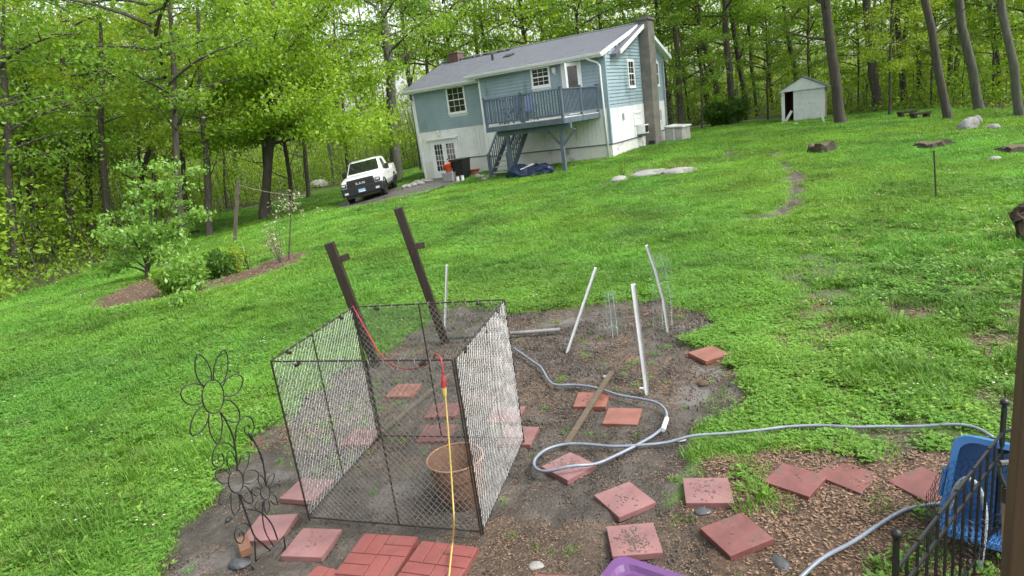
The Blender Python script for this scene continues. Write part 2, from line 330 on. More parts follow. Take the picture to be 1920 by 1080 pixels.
BRICK = M('old_brick', (0.13, 0.075, 0.06), 0.85, 0.35, 8, 0.4, 40)

HO = (5.26, 28.99, 0.35); HYAW = -0.56
HL, HA, HE, HW = 11.47, 6.55, 1.03, 8.26
ZS, ZT, ZR, VR = 2.16, 0.60, 5.86, 4.65
SL1, SL2 = 0.36, 0.272
house = thing('house', 'pale blue two storey house with grey shingle roof, raised deck and white ground floor', 'house', HO, HYAW)
def hw(u, v, z):
    c_, s_ = math.cos(HYAW), math.sin(HYAW); return (HO[0] + u * c_ - v * s_, HO[1] + u * s_ + v * c_, HO[2] + z)
roof1 = lambda v: ZR - SL1 * abs(v - VR)          # original gable roof
roof2 = lambda v: ZR + 0.03 - SL2 * abs(v - VR)   # long front slope over the right half
# solid walls
def prism_uv(mb, u0, u1, prof):      # prof: (v, z) outline, extruded along u
    k = len(prof); P = [(u0, v, z) for v, z in prof] + [(u1, v, z) for v, z in prof]
    fs = [tuple(range(k))[::-1], tuple(range(k, 2 * k))] + [(i, (i + 1) % k, k + (i + 1) % k, k + i) for i in range(k)]
    return mb.add(P, [f[::-1] for f in fs])
mb = MB(); prism_uv(mb, -HL, -0.0, [(HE, -0.9), (HW, -0.9), (HW, roof1(HW) - .12), (VR, ZR - .12), (HE, roof1(HE) - .12)])
mb.build('wall', WHITE, house)
mb = MB(); prism_uv(mb, -HA, 0.0, [(0, -0.9), (HE + .2, -0.9), (HE + .2, roof2(HE + .2) - .12), (0, roof2(0) - .12)])
mb.build('wall', WHITE, house)
# plane mapping: front walls face -y, the gable faces +x
def pm(plane, a, d, z): return (a, plane[1] - d, z) if plane[0] == 'f' else (plane[1] + d, a, z)
def pbox(mb, plane, a0, a1, d0, d1, z0, z1, mi=0):
    P = [pm(plane, *q) for q in ((a0, d1, z0), (a1, d1, z0), (a1, d0, z0), (a0, d0, z0), (a0, d1, z1), (a1, d1, z1), (a1, d0, z1), (a0, d0, z1))]
    return mb.hexa(P, mi)
FL, FA, GB = ('f', HE), ('f', 0.0), ('g', 0.0)
def spans(a0, a1, cuts):
    out = [(a0, a1)]
    for c0, c1 in cuts:
        nx = []
        for s0, s1 in out:
            if c1 <= s0 or c0 >= s1: nx.append((s0, s1)); continue
            if c0 > s0: nx.append((s0, c0))
            if c1 < s1: nx.append((c1, s1))
        out = nx
    return out
def siding(plane, lim, z0, z1, holes, step=0.15):
    """lapped boards: every course leans out to a lip at its foot"""
    mb = MB(); z = z0
    while z < z1 - .01:
        zt = min(z + step, z1); a0, a1 = lim(zt - .001); cuts = [(h[0], h[1]) for h in holes if h[2] < zt and h[3] > z]
        if a1 - a0 > .05:
            for s0, s1 in spans(a0, a1, cuts):
                if s1 - s0 < .02: continue
                P = [pm(plane, *q) for q in ((s0, .034, z), (s1, .034, z), (s1, .004, zt), (s0, .004, zt), (s0, .0, z), (s1, .0, z), (s1, .0, zt), (s0, .0, zt))]
                mb.add(P, [(0, 1, 2, 3), (4, 5, 1, 0), (7, 3, 2, 6), (4, 0, 3, 7), (1, 5, 6, 2)])
        z = zt
    return tag(mb.build('siding', SIDING, house), kind='stuff')
hwin = (-9.25, -8.09, 2.90, 4.25); hawin = (-3.64, -2.66, 3.48, 4.36); hadoor = (-2.09, -1.12, 2.05, 4.40)
g1, g2 = (2.70, 3.58, 2.95, 4.20), (6.62, 7.32, 2.92, 4.12)
siding(FL, lambda z: (-HL + .09, -HA - .0), ZS, roof1(HE) - .30, [hwin])
siding(FA, lambda z: (-HA + .09, -.09), ZS, roof2(0) - .22, [hawin, hadoor])
def gl(z):
    lo = .09 if z < roof2(0) - .14 else VR - (ZR - .14 - z) / SL2
    hi = HW - .09 if z < roof1(HW) - .14 else VR + (ZR - .14 - z) / SL1
    return lo, hi
siding(GB, gl, ZS, ZR - .2, [g1, g2, (4.55, 5.49, -1, 9)])
# lower storey: grooved vertical boards on the front, smooth painted panels on the gable, ledge and foundation
def boards(plane, a0, a1, z0, z1, holes, step=.2):
    k = int(round((a1 - a0) / step)); st = (a1 - a0) / k; mb = MB()
    for i in range(k):
        x0, x1 = a0 + i * st + .006, a0 + (i + 1) * st - .006
        for q0, q1 in spans(z0, z1, [(h[2], h[3]) for h in holes if h[0] < x1 and h[1] > x0]): pbox(mb, plane, x0, x1, -.01, .022, q0, q1)
    return tag(mb.build('vertical_boards', WHITE, house), kind='stuff')
hdoor = (-10.78, -8.98, -1.0, 1.68)
boards(FL, -HL + .09, -HA, ZT + .03, ZS, [hdoor]); boards(FA, -HA + .09, -.09, ZT + .03, ZS, [])
mb = MB(); pbox(mb, GB, .09, HW - .09, -.01, .02, ZT + .03, ZS); mb.build('gable_panel', WHITE, house)
LEDGE = M('ledge', (0.10, 0.12, 0.13), 0.6)
for pl, a0, a1 in ((FL, -8.98, -HA), (FA, -HA, 0), (GB, 0, 4.54), (GB, 5.50, HW)):
    mb = MB(); pbox(mb, pl, a0, a1, -.01, .045, ZT - .02, ZT + .03); mb.build('ledge', LEDGE, house)
for pl, a0, a1 in ((FL, -HL, hdoor[0]), (FL, hdoor[1], -HA), (FA, -HA, .012), (GB, -.012, 4.54), (GB, 5.50, HW)):
    mb = MB(); pbox(mb, pl, a0, a1, -.01, .012, -.95, ZT - .02); mb.build('foundation', FOUND, house)
# corner boards and frieze
for pl, a0, a1, z0, z1 in ((FL, -HL - .02, -HL + .09, -.5, roof1(HE) - .3), (FA, -HA - .0, -HA + .09, .63, roof2(0) - .22), (FA, -.09, .035, .63, roof2(0) - .2), (GB, -.037, .09, .63, roof2(0) - .16), (GB, HW - .09, HW + .02, .63, roof1(HW) - .16)):
    mb = MB(); pbox(mb, pl, a0, a1, -.01, .036, z0, z1); mb.build('corner_board', TRIM if pl[0] == 'f' and a0 < -5 else SIDING, house)
for pl, a0, a1, z in ((FL, -HL, -HA, roof1(HE) - .3), (FA, -HA, 0, roof2(0) - .22)):
    mb = MB(); pbox(mb, pl, a0, a1, -.01, .04, z, z + .16); mb.build('frieze_board', SOFFIT, house)
# roofs: slabs
def slab(u0, u1, v0, z0, v1, z1, th=.13):
    mb = MB(); mb.hexa([(u0, v0, z0 - th), (u1, v0, z0 - th), (u1, v1, z1 - th), (u0, v1, z1 - th), (u0, v0, z0), (u1, v0, z0), (u1, v1, z1), (u0, v1, z1)]); return mb
ov = .42
ro = slab(-HL - .3, .32, HE - ov, roof1(HE - ov), VR, ZR).build('roof', SHINGLE, house)
slab(-HL - .3, .32, VR + .002, ZR, HW + ov, roof1(HW + ov)).build('roof', SHINGLE, house)
slab(-HA - .42, .06, -.46, roof2(-.46) + .02, VR - .01, ZR + .05, .10).build('roof', SHINGLE, house)
mb = MB(); mb.hexa([(-HL - .3, VR - .16, ZR + .01), (.06, VR - .16, ZR + .01), (.06, VR, ZR + .02), (-HL - .3, VR, ZR + .02), (-HL - .3, VR - .15, ZR + .045), (.06, VR - .15, ZR + .045), (.06, VR, ZR + .09), (-HL - .3, VR, ZR + .09)]); mb.build('ridge_cap', SHINGLE, house)
# gutters, fascia, rakes
for u0, u1, v, z in ((-HL - .3, -HA - .43, HE - ov, roof1(HE - ov)), (-HA - .42, .06, -.46, roof2(-.46) + .02)):
    mb = MB(); mb.box(u0, u1, v - .11, v - .012, z - .14, z - .02); mb.build('gutter', SOFFIT, house, bevel=.015)
    mb = MB(); mb.box(u0, u1, v - .012, v + .01, z - .2, z - .03); mb.build('fascia', TRIM, house)
    mb = MB(); mb.box(u0 + .02, u1 - .02, v + .01, v + (.42 if v > 0 else .46), z - .2, z - .185); mb.build('soffit', SOFFIT, house)
def rake(u, v0, z0, v1, z1, d=.2):
    mb = MB(); mb.hexa([(u, v0, z0 - d), (u + .03, v0, z0 - d), (u + .03, v1, z1 - d), (u, v1, z1 - d), (u, v0, z0 - .015), (u + .03, v0, z0 - .015), (u + .03, v1, z1 - .015), (u, v1, z1 - .015)]); mb.build('rake_board', TRIM, house)
rake(.322, HE - ov + .5, roof1(HE - ov + .5), VR, ZR); rake(.322, VR, ZR, HW + ov, roof1(HW + ov)); rake(.064, -.46, roof2(-.46) + .02, VR - .3, roof2(VR - .3) + .02)
rake(-HL - .332, HE - ov, roof1(HE - ov), VR, ZR)
# soffits under the gable overhang
for v0, v1 in ((HE + .1, VR - .003), (VR + .003, HW + ov)):
    slab(.002, .32, v0, roof1(v0) - .135, v1, roof1(v1) - .135, .012).build('soffit', TRIM, house)
# windows
def window(plane, a0, a1, z0, z1, cols=3, rows=2, cas=.09, label=None):
    mb = MB()
    for q in ((a0, a1, z1 - cas, z1), (a0, a1, z0, z0 + cas)): pbox(mb, plane, q[0], q[1], -.02, .05, q[2], q[3])
    for q in ((a0, a0 + cas), (a1 - cas, a1)): pbox(mb, plane, q[0], q[1], -.02, .048, z0 + cas, z1 - cas)
    w = mb.build('window', TRIM, house)
    if label: w['label'] = label
    zm = (z0 + z1) / 2; i0_, i1_ = a0 + cas, a1 - cas
    mb = MB(); pbox(mb, plane, i0_, i1_, .0, .036, zm - .025, zm + .025); mb.build('meeting_rail', TRIM, w)
    mb = MB(); pbox(mb, plane, a0 - .03, a1 + .03, -.01, .075, z0 - .04, z0 - .002); mb.build('sill', TRIM, w)
    for q0, q1 in ((z0 + cas, zm - .025), (zm + .025, z1 - cas)):
        mb = MB(); pbox(mb, plane, i0_, i1_, -.03, .012, q0, q1); mb.build('pane', GLASS, w)
        mb = MB()
        for i in range(1, cols): x = i0_ + (i1_ - i0_) * i / cols; pbox(mb, plane, x - .009, x + .009, .0, .022, q0, q1)
        for j in range(1, rows): z = q0 + (q1 - q0) * j / rows; pbox(mb, plane, i0_, i1_, .0, .020, z - .009, z + .009)
        if cols > 1: mb.build('muntin', TRIM, w)
    return w
window(FL, *hwin); window(FA, *hawin); window(GB, *g1, cols=2); window(GB, *g2, cols=1, rows=1)
window(GB, 3.02, 4.0, 1.22, 1.82, cols=1, rows=1, cas=.07)
# air conditioner sticking out of the lower gable window
ac = MB(); ac.box(.03, .42, 3.32, 3.92, .74, 1.16); a_ = ac.build('air_conditioner', WHITE, house, bevel=.015)
mb = MB(); mb.box(.421, .428, 3.37, 3.87, .79, 1.11); mb.build('grille', DARKMET, a_)
mb = MB(); mb.box(.03, .30, 3.30, 3.94, .66, .72); mb.build('bracket', LEDGE, a_)
# ground floor double door with its hood
dr = MB(); pbox(dr, FL, -10.78, -10.66, -.05, .05, -.45, 1.68); pbox(dr, FL, -9.1, -8.98, -.05, .05, -.45, 1.68); pbox(dr, FL, -10.66, -9.1, -.05, .05, 1.58, 1.68)
door = dr.build('door', TRIM, house)
def door_leaf(parent, p, a0, a1, z0, z1, d=.0, cols=3, rows=5, bot=.42):
    fr = MB()
    for q in ((a0, a0 + .13, z0, z1), (a1 - .13, a1, z0, z1), (a0 + .13, a1 - .13, z1 - .14, z1), (a0 + .13, a1 - .13, z0, z0 + bot)): pbox(fr, p, q[0], q[1], d - .03, d + .02, q[2], q[3])
    f = fr.build('leaf', TRIM, parent)
    g = MB(); pbox(g, p, a0 + .13, a1 - .13, d - .025, d - .005, z0 + bot, z1 - .14); g.build('pane', GLASS, parent)
    k = MB()
    for i in range(1, cols): x = a0 + .13 + (a1 - a0 - .26) * i / cols; pbox(k, p, x - .011, x + .011, d - .01, d + .008, z0 + bot, z1 - .14)
    for j in range(1, rows): z = z0 + bot + (z1 - .14 - z0 - bot) * j / rows; pbox(k, p, a0 + .13, a1 - .13, d - .01, d + .006, z - .011, z + .011)
    k.build('muntin', TRIM, parent)
door_leaf(door, FL, -10.66, -9.885, -.38, 1.58, d=.032); door_leaf(door, FL, -9.875, -9.1, -.38, 1.58, d=.03)
mb = MB(); mb.ball((-9.78, HE - .06, .62), .035); mb.build('handle', DARKMET, door)
mb = MB(); pbox(mb, FL, -10.95, -8.9, 0, .22, 1.70, 1.78); mb.build('hood', TRIM, door)
# upper door onto the deck with a screen door standing open
dr = MB(); pbox(dr, FA, -2.09, -1.99, -.05, .05, 2.05, 4.40); pbox(dr, FA, -1.22, -1.12, -.05, .05, 2.05, 4.40); pbox(dr, FA, -1.99, -1.22, -.05, .05, 4.29, 4.40)
door2 = dr.build('door', TRIM, house); door_leaf(door2, FA, -1.99, -1.22, 2.08, 4.29, d=.032, bot=.5)
sd_ = MB(); ax, bx = Vector((-1.22, -.05, 0)), Vector((-1.62, -.62, 0))
for s0, s1, z0, z1 in ((0, .14, 2.1, 4.28), (.86, 1, 2.1, 4.28), (.14, .86, 4.14, 4.28), (.14, .86, 2.1, 2.75), (.14, .86, 3.1, 3.2)):
    p0, p1 = ax.lerp(bx, s0), ax.lerp(bx, s1); nn = (bx - ax).normalized().cross(Vector((0, 0, 1))) * .016
    sd_.hexa([(*(p - o_).to_2d(), z) for z in (z0, z1) for p, o_ in ((p0, nn), (p1, nn), (p1, -nn), (p0, -nn))])
sdo = sd_.build('screen_door', TRIM, house)
mb = MB(); p0, p1 = ax.lerp(bx, .14), ax.lerp(bx, .86); mb.add([(*p0.to_2d(), 3.2), (*p1.to_2d(), 3.2), (*p1.to_2d(), 4.14), (*p0.to_2d(), 4.14)], [(0, 1, 2, 3)]); mb.build('pane', GLASS, sdo)
# lamps by the doors
LAMPW = M('lamp_glass', (0.75, 0.72, 0.60), 0.25, 0.1)
def wall_lamp(plane, a, z, warm=False):
    mb = MB(); pbox(mb, plane, a - .06, a + .06, 0, .03, z - .18, z + .14); L_ = mb.build('wall_lamp', TRIM, house)
    c_ = pm(plane, a, .15, z); mb = MB(); mb.lathe([(.03, -.13), (.075, -.1), (.1, .06), (.11, .075), (.02, .16)], 10, c_); g_ = mb.build('lantern', LAMPW, L_)
    mb = MB(); mb.bar(pm(plane, a, .02, z + .1), pm(plane, a, .16, z + .19), .02); mb.build('arm', DARKMET if warm else TRIM, L_)
wall_lamp(FA, -2.39, 4.08); wall_lamp(FL, -10.05, 2.02, True)
# downspouts
def spout(pts): mb = MB(); mb.tube(pts, .042, 8); mb.build('downspout', TRIM, house, smooth=True)
spout([(-.62, -.52, 4.42), (-.60, -.46, 4.30), (-.32, -.10, 4.12), (-.22, -.06, 3.98), (-.20, -.06, 2.2), (-.16, -.06, -.05)])
spout([(-HL - .1, HE - ov - .06, 4.10), (-HL - .06, HE - .3, 3.98), (-HL - .06, HE - .06, 3.80), (-HL - .06, HE - .06, .05)])
# chimney on the gable, small brick chimney and vent on the roof
mb = MB(); mb.box(.038, .52, 4.56, 5.48, -.5, 5.98); ch = mb.build('chimney', BLOCK, house)
mb = MB(); mb.box(-.02, .58, 4.50, 5.54, 5.982, 6.10); mb.build('cap', M('chimney_cap', (.15, .14, .13), .9, .3), ch, bevel=.02)
mb = MB(); mb.lathe([(.13, 6.102), (.13, 6.26), (.1, 6.26), (.1, 6.11)], 14, (.28, 5.02, 0)); mb.build('flue', BRICK, ch)
mb = MB(); mb.box(.15, .45, 4.53, 4.557, -.05, .3); mb.build('clean_out', DARKMET, ch)
mb = MB(); mb.box(-11.1, -10.45, 4.35, 4.95, 5.5, 6.22); ch2 = mb.build('chimney', BRICK, house); mb = MB(); mb.box(-11.14, -10.41, 4.31, 4.99, 6.222, 6.28); mb.build('cap', BLOCK, ch2)
mb = MB(); mb.tube([(-6.9, 2.2, roof1(2.2) - .1), (-6.9, 2.2, roof1(2.2) + .55)], .06, 10); vt = mb.build('vent_pipe', DARKMET, house)
mb = MB(); mb.box(-7.05, -6.75, 2.0, 2.4, roof1(2.2) - .06, roof1(2.2) + .12); mb.build('flashing', TRIM, vt)
mb = MB(); mb.hexa([(-6.35, 2.3, roof2(2.3) - .1), (-5.9, 2.3, roof2(2.3) - .1), (-5.9, 2.75, roof2(2.75) - .1), (-6.35, 2.75, roof2(2.75) - .1), (-6.35, 2.3, roof2(2.3) + .07), (-5.9, 2.3, roof2(2.3) + .07), (-5.9, 2.75, roof2(2.75) + .09), (-6.35, 2.75, roof2(2.75) + .09)]); mb.build('roof_vent', DARKMET, house)
# meters and pipes at the far end of the gable, spigot
mb = MB(); mb.box(.04, .16, 6.6, 6.9, 1.2, 1.7); mb.build('meter_box', M('meter_grey', (.3, .31, .31), .5), house)
mb = MB(); mb.tube([(.08, 7.9, .3), (.08, 7.9, 4.0), (.2, 7.9, 4.25)], .03, 8); mb.build('conduit', M('conduit_grey', (.25, .26, .26), .5), house)
mb = MB(); mb.tube([(-7.75, HE, .82), (-7.75, HE - .14, .82), (-7.75, HE - .16, .74)], .03, 8); mb.build('spigot', TRIM, house)
mb = MB(); mb.box(.05, .09, 1.5, 1.62, 1.55, 1.85); mb.build('wall_vent', M('vent_grey', (.35, .36, .36), .5), house)

# ------------------------------------------------------------------ deck
DU0, DU1, DV, DZ = -4.05, -.40, -3.75, 2.06
deck = thing('deck', 'slate grey painted wooden deck raised on posts in front of the upper door', 'deck', HO, HYAW)
k = 26
for i in range(k):
    y0 = DV + (-.05 - DV) * i / k + .004; y1 = DV + (-.05 - DV) * (i + 1) / k - .004
    mb = MB(); mb.box(DU0, DU1, y0, y1, DZ - .035, DZ); mb.build('floor_board', DECKF, deck)
def dpart(nm, *a, mat=DECKP, bevel=0): mb = MB(); mb.box(*a); return mb.build(nm, mat, deck, bevel=bevel)
dpart('rim_joist', DU0, DU1, DV - .045, DV - .004, DZ - .24, DZ - .037); dpart('rim_joist', DU0, DU0 + .04, DV, -.05, DZ - .24, DZ - .037); dpart('rim_joist', DU1 - .04, DU1, DV, -.05, DZ - .24, DZ - .037)
for i in range(9): u = DU0 + .3 + i * .4; dpart('joist', u, u + .04, DV + .001, -.06, DZ - .235, DZ - .038)
dpart('beam', DU0 + .3, DU1 + .1, DV + .32, DV + .46, DZ - .47, DZ - .245)
def gz(u, v): p = hw(u, v, 0); return float(H(p[0], p[1])) - HO[2]
for u in (-3.3, -.78):
    v = DV + .39; dpart('post', u - .07, u + .07, v - .07, v + .07, gz(u, v) - .3, DZ - .47)
    for s in (-1, 1):
        if (u < -2 and s < 0): continue
        mb = MB(); mb.bar((u + s * .03, v, DZ - 1.1), (u + s * .62, v, DZ - .5), .08, .08); mb.build('brace', DECKP, deck)
RT_ = 3.14
def rail_run(p, q, posts):
    p = Vector((*p, 0)); q = Vector((*q, 0)); n_ = int((q - p).length / .125)
    for z, h in ((RT_, .04), (DZ + .12, .06)):
        mb = MB(); mb.bar((p.x, p.y, z), (q.x, q.y, z), .10 if z == RT_ else .045, h); mb.build('rail', DECKP, deck)
    base = None
    for i in range(1, n_):
        c_ = p.lerp(q, i / n_)
        if base is None:
            mb = MB(); mb.box(-.019, .019, -.019, .019, DZ + .13, RT_ - .02); o = mb.build('baluster', DECKP, deck); base = o
        else: o = base.copy(); col.objects.link(o); o.parent = deck
        o.location = (c_.x, c_.y, 0)
    for t in posts:
        c_ = p.lerp(q, t); dpart('rail_post', c_.x - .05, c_.x + .05, c_.y - .05, c_.y + .05, DZ - .2, RT_ + .06); dpart('post_cap', c_.x - .065, c_.x + .065, c_.y - .065, c_.y + .065, RT_ + .061, RT_ + .10)
rail_run((DU0 + .05, DV + .02), (DU1 - .05, DV + .02), (0, .5, 1)); rail_run((DU1 - .04, DV + .02), (DU1 - .04, -.1), (.5, .985)); rail_run((DU0 + .04, DV + .02), (DU0 + .04, -.1), (.5, .985))
# lattice panels inside the front rail
mb = MB()
for i in range(12):
    x = -1.75 + i * .09
    mb.box(x, x + .035, DV + .075, DV + .085, DZ + .05, RT_ - .05)
for j in range(11):
    z = DZ + .07 + j * .092; mb.box(-1.78, -.55, DV + .086, DV + .095, z, z + .035)
tag(mb.build('lattice', M('pale_lattice', (.50, .60, .66), .6), deck), kind='stuff')
# stairs beneath the left end
stairs = thing('deck_stairs', 'grey wooden open stairs with handrails descending under the deck', 'stairs', HO, HYAW)
su0, su1, sv0, sv1 = -4.85, -3.85, -2.55, -.30
zg = gz(-4.4, sv0); nst = 9
for i in range(nst):
    t = (i + .6) / nst; v = sv0 + (sv1 - sv0) * t; z = zg + (DZ - zg) * (i + 1) / (nst + 1)
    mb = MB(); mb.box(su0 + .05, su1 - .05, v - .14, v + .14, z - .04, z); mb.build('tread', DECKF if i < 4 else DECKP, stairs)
for u in (su0, su1):
    mb = MB(); mb.bar((u, sv0 - .1, zg - .02), (u, sv1, DZ - .1), .05, .26); mb.build('stringer', DECKP, stairs)
    mb = MB(); mb.bar((u, sv0 - .1, zg + 1.02), (u, sv1, DZ + .95), .05, .09); mb.build('handrail', DECKP, stairs)
    mb = MB(); mb.box(u - .05, u + .05, sv0 - .16, sv0 - .06, zg - .2, zg + 1.08); mb.build('newel', DECKP, stairs)
    mb = MB(); mb.box(u - .019, u + .019, -.019, .019, .1, 1.0); b0 = mb.build('baluster', DECKP, stairs)
    for i in range(13):
        t = (i + .5) / 13; o = b0 if i == 0 else b0.copy()
        if i: col.objects.link(o); o.parent = stairs
        o.location = (0, sv0 + (sv1 - sv0) * t, zg + (DZ - zg) * t - .05)
# two folding chairs on the deck
CHF = M('chair_fabric', (0.10, 0.15, 0.24), 0.8, 0.2, 30)
def deck_chair(u, v, rz, label):
    p = hw(u, v, DZ + .002); c = thing('deck_chair', label, 'chair', p, HYAW + rz, 'folding chairs on the deck')
    mb = MB(); mb.box(-.26, .26, -.25, .25, .40, .43); mb.build('seat', CHF, c)
    mb = MB(); mb.hexa([(-.26, .24, .43), (.26, .24, .43), (.26, .27, .43), (-.26, .27, .43), (-.26, .40, 1.05), (.26, .40, 1.05), (.26, .43, 1.05), (-.26, .43, 1.05)]); mb.build('backrest', CHF, c)
    for s in (-1, 1):
        mb = MB(); mb.bar((s * .28, -.26, 0), (s * .28, .30, .62), .025); mb.build('leg', DARKMET, c)
        mb = MB(); mb.bar((s * .28, .30, 0), (s * .28, -.26, .60), .025); mb.build('leg', DARKMET, c)
        mb = MB(); mb.box(s * .30 - .03, s * .30 + .03, -.28, .32, .61, .64); mb.build('armrest', DARKMET, c)
deck_chair(-2.35, -3.0, .2, 'blue folding chair in the middle of the deck behind the railing')
deck_chair(-3.2, -2.9, -.3, 'blue folding chair near the left end of the deck behind the railing')

# ------------------------------------------------------------------ things around the house
def Wt(px, py, dz=0.0): p = W(px, py); return (p[0], p[1], groundz(p[0], p[1]) + dz)
STONE = M('field_stone', (0.26, 0.25, 0.235), 0.85, 0.35, 4, 0.6, 25, bdist=.02)
BLACKP = M('black_plastic', (0.012, 0.012, 0.013), 0.4, 0.3, 8)
ORANGE = M('orange_plastic', (0.75, 0.10, 0.02), 0.45, 0.15, 6, dirt=((.6, .5, .45), 7, .62))
TARP = M('blue_tarp', (0.010, 0.022, 0.060), 0.35, 0.4, 3, 0.5, 9, bdist=.05)
CONC = M('weathered_concrete', (0.40, 0.40, 0.37), 0.85, 0.2, 3, 0.4, 30, dirt=((.2, .2, .17), 2, .55))
GREYP = M('grey_plastic', (0.32, 0.33, 0.33), 0.4, 0.15, 5)
bk = thing('cellar_bulkhead', 'low pale concrete and wood cellar hatch against the gable end', 'hatch', HO, HYAW)
mb = MB(); mb.hexa([(.56, 5.95, -.4), (1.45, 5.95, -.4), (1.45, 7.55, -.4), (.56, 7.55, -.4), (.56, 5.95, .80), (1.45, 5.95, .70), (1.45, 7.55, .70), (.56, 7.55, .80)]); mb.build('wall', CONC, bk, bevel=.02)
mb = MB(); mb.hexa([(.54, 5.88, .81), (1.52, 5.88, .705), (1.52, 7.6, .705), (.54, 7.6, .81), (.54, 5.88, .87), (1.52, 5.88, .765), (1.52, 7.6, .765), (.54, 7.6, .87)]); mb.build('lid', FOUND, bk, bevel=.01)
mb = MB(); mb.box(1.0, 1.06, 5.93, 5.949, -.2, .72); mb.build('batten', FOUND, bk)

p = Wt(868, 336); c = thing('trash_bin', 'tall black plastic bin standing by the white double door', 'bin', p, HYAW)
mb = MB(); mb.hexa([(-.28, -.28, 0), (.28, -.28, 0), (.28, .28, 0), (-.28, .28, 0), (-.35, -.35, .92), (.35, -.35, .92), (.35, .35, .92), (-.35, .35, .92)]); mb.build('body', BLACKP, c, bevel=.03)
mb = MB(); mb.box(-.38, .38, -.38, .38, .921, .99); mb.build('lid', BLACKP, c, bevel=.025)
mb = MB(); mb.box(-.2, .2, -.44, -.381, .9, .95); mb.build('handle', BLACKP, c)
p = Wt(845, 340); tb = thing('storage_tub', 'cloudy grey plastic tub by the white double door', 'tub', p, HYAW)
mb = MB(); mb.hexa([(-.26, -.2, 0), (.26, -.2, 0), (.26, .2, 0), (-.26, .2, 0), (-.31, -.24, .38), (.31, -.24, .38), (.31, .24, .38), (-.31, .24, .38)]); mb.build('body', GREYP, tb, bevel=.03)
mb = MB(); mb.box(-.33, .33, -.26, .26, .381, .42); mb.build('rim', GREYP, tb, bevel=.01)
bkt = thing('bucket', 'orange and white bucket tipped on the grey tub beside the black bin', 'bucket', (p[0] + .03, p[1] - .05, p[2] + .425), 0, rot=(0, math.radians(-14), 0))
mb = MB(); mb.lathe([(.001, 0.03), (.15, .03), (.185, .40), (.20, .41), (.20, .44), (.17, .44), (.14, .06), (.001, .06)], 18); mb.build('body', ORANGE, bkt, smooth=True)
mb = MB(); mb.tube([(.19 * math.cos(a), -.02 - .2 * math.sin(a), .38 - .12 * math.sin(a)) for a in np.linspace(0, math.pi, 10)], .006, 5); mb.build('handle', DARKMET, bkt)
p = Wt(891, 331); c = thing('planter_box', 'small terracotta planter with a red rim by the foot of the white wall', 'planter', p, HYAW)
mb = MB(); mb.hexa([(-.13, -.13, 0), (.13, -.13, 0), (.13, .13, 0), (-.13, .13, 0), (-.17, -.17, .26), (.17, -.17, .26), (.17, .17, .26), (-.17, .17, .26)]); mb.build('body', M('terracotta', (.42, .24, .17), .8), c, bevel=.01)
mb = MB(); mb.box(-.22, .2, -.2, .2, .261, .34); mb.build('rim', M('red_rim', (.35, .03, .025), .5), c, bevel=.02)
for k_, (px, py) in enumerate(((859, 340), (868, 339))):
    c = thing('paint_can', ['small white can nearer the grey tub', 'small white can in front of the black bin'][k_], 'can', Wt(px, py))
    mb = MB(); mb.lathe([(.001, 0), (.075, 0), (.075, .22), (.001, .22)], 14); mb.build('body', TRIM, c, smooth=False)
    mb = MB(); mb.lathe([(.001, .221), (.08, .221), (.08, .245), (.001, .245)], 14); mb.build('lid', M('can_lid', (.5, .15, .12) if k_ == 0 else (.6, .6, .6), .5), c)
# tarp heaps beneath the deck
for k_, (px, py, r, lab) in enumerate(((975, 333, (.62, .45, .42), 'crumpled dark blue tarp heap right beside the deck stairs'), (1010, 329, (.7, .4, .32), 'low dark blue tarp heap under the middle of the deck'))):
    p = Wt(px, py); v_, f_ = blob((0, 0, .12), r, 40 + k_, 3, .35); rg = random.Random(k_)
    v_ = [(x + rg.uniform(-.05, .05), y + rg.uniform(-.05, .05), max(z + rg.uniform(-.06, .06), -.08)) for x, y, z in v_]
    mb = MB(); mb.add(v_, f_); o = mb.build('tarp_heap', TARP); o.location = p; o.rotation_euler = (0, 0, HYAW); tag(o, lab, 'tarp', 'tarp heaps under the deck')
p = Wt(990, 331); c = thing('folded_chair', 'pale metal chair frame lying on the blue tarps', 'chair', (p[0], p[1] - .35, p[2] + .38), .3)
for a_, b_ in (((-.3, 0, 0), (.35, .1, .12)), ((-.28, .2, .02), (.37, .3, .14)), ((-.3, 0, 0), (-.28, .2, .02)), ((.35, .1, .12), (.37, .3, .14)), ((-.1, -.1, .1), (.2, .35, .0))):
    mb = MB(); mb.tube([a_, b_], .014, 6); mb.build('frame_tube', TRIM, c)
# drain pipe on the lawn
q = [Wt(x, y, .055) for x, y in ((753, 377), (775, 371), (800, 364), (820, 358), (832, 353))]
mb = MB(); mb.tube(q, .055, 10); tag(mb.build('drain_pipe', BLACKP, smooth=True), 'black corrugated drain pipe lying on grass beside the wet patio', 'pipe')
# stones along the patio
rg = random.Random(3)
for i in range(9):
    t = i / 8; p = Wt(762 + 40 * t + rg.uniform(-2, 2), 352 - 13 * t + rg.uniform(-2, 2)); v_, f_ = blob((0, 0, .04), (rg.uniform(.2, .32), rg.uniform(.15, .2), rg.uniform(.09, .14)), i, 2)
    mb = MB(); mb.add(v_, f_); o = mb.build('edging_stone', STONE); o.location = p; o.rotation_euler = (0, 0, rg.uniform(0, 3)); tag(o, 'flat brown stone in the row left of the white double door', 'stone', 'stones edging the patio')
for i in range(7):
    p = Wt(896 + i * 5 + rg.uniform(-2, 2), 336 + rg.uniform(-4, 3)); v_, f_ = blob((0, 0, .04), (rg.uniform(.14, .26), rg.uniform(.12, .18), rg.uniform(.08, .14)), 20 + i, 2)
    mb = MB(); mb.add(v_, f_); o = mb.build('step_stone', STONE); o.location = p; o.rotation_euler = (0, 0, rg.uniform(0, 3)); tag(o, 'mossy stone heaped at the foot of the deck stairs', 'stone', 'stones at the stair foot')
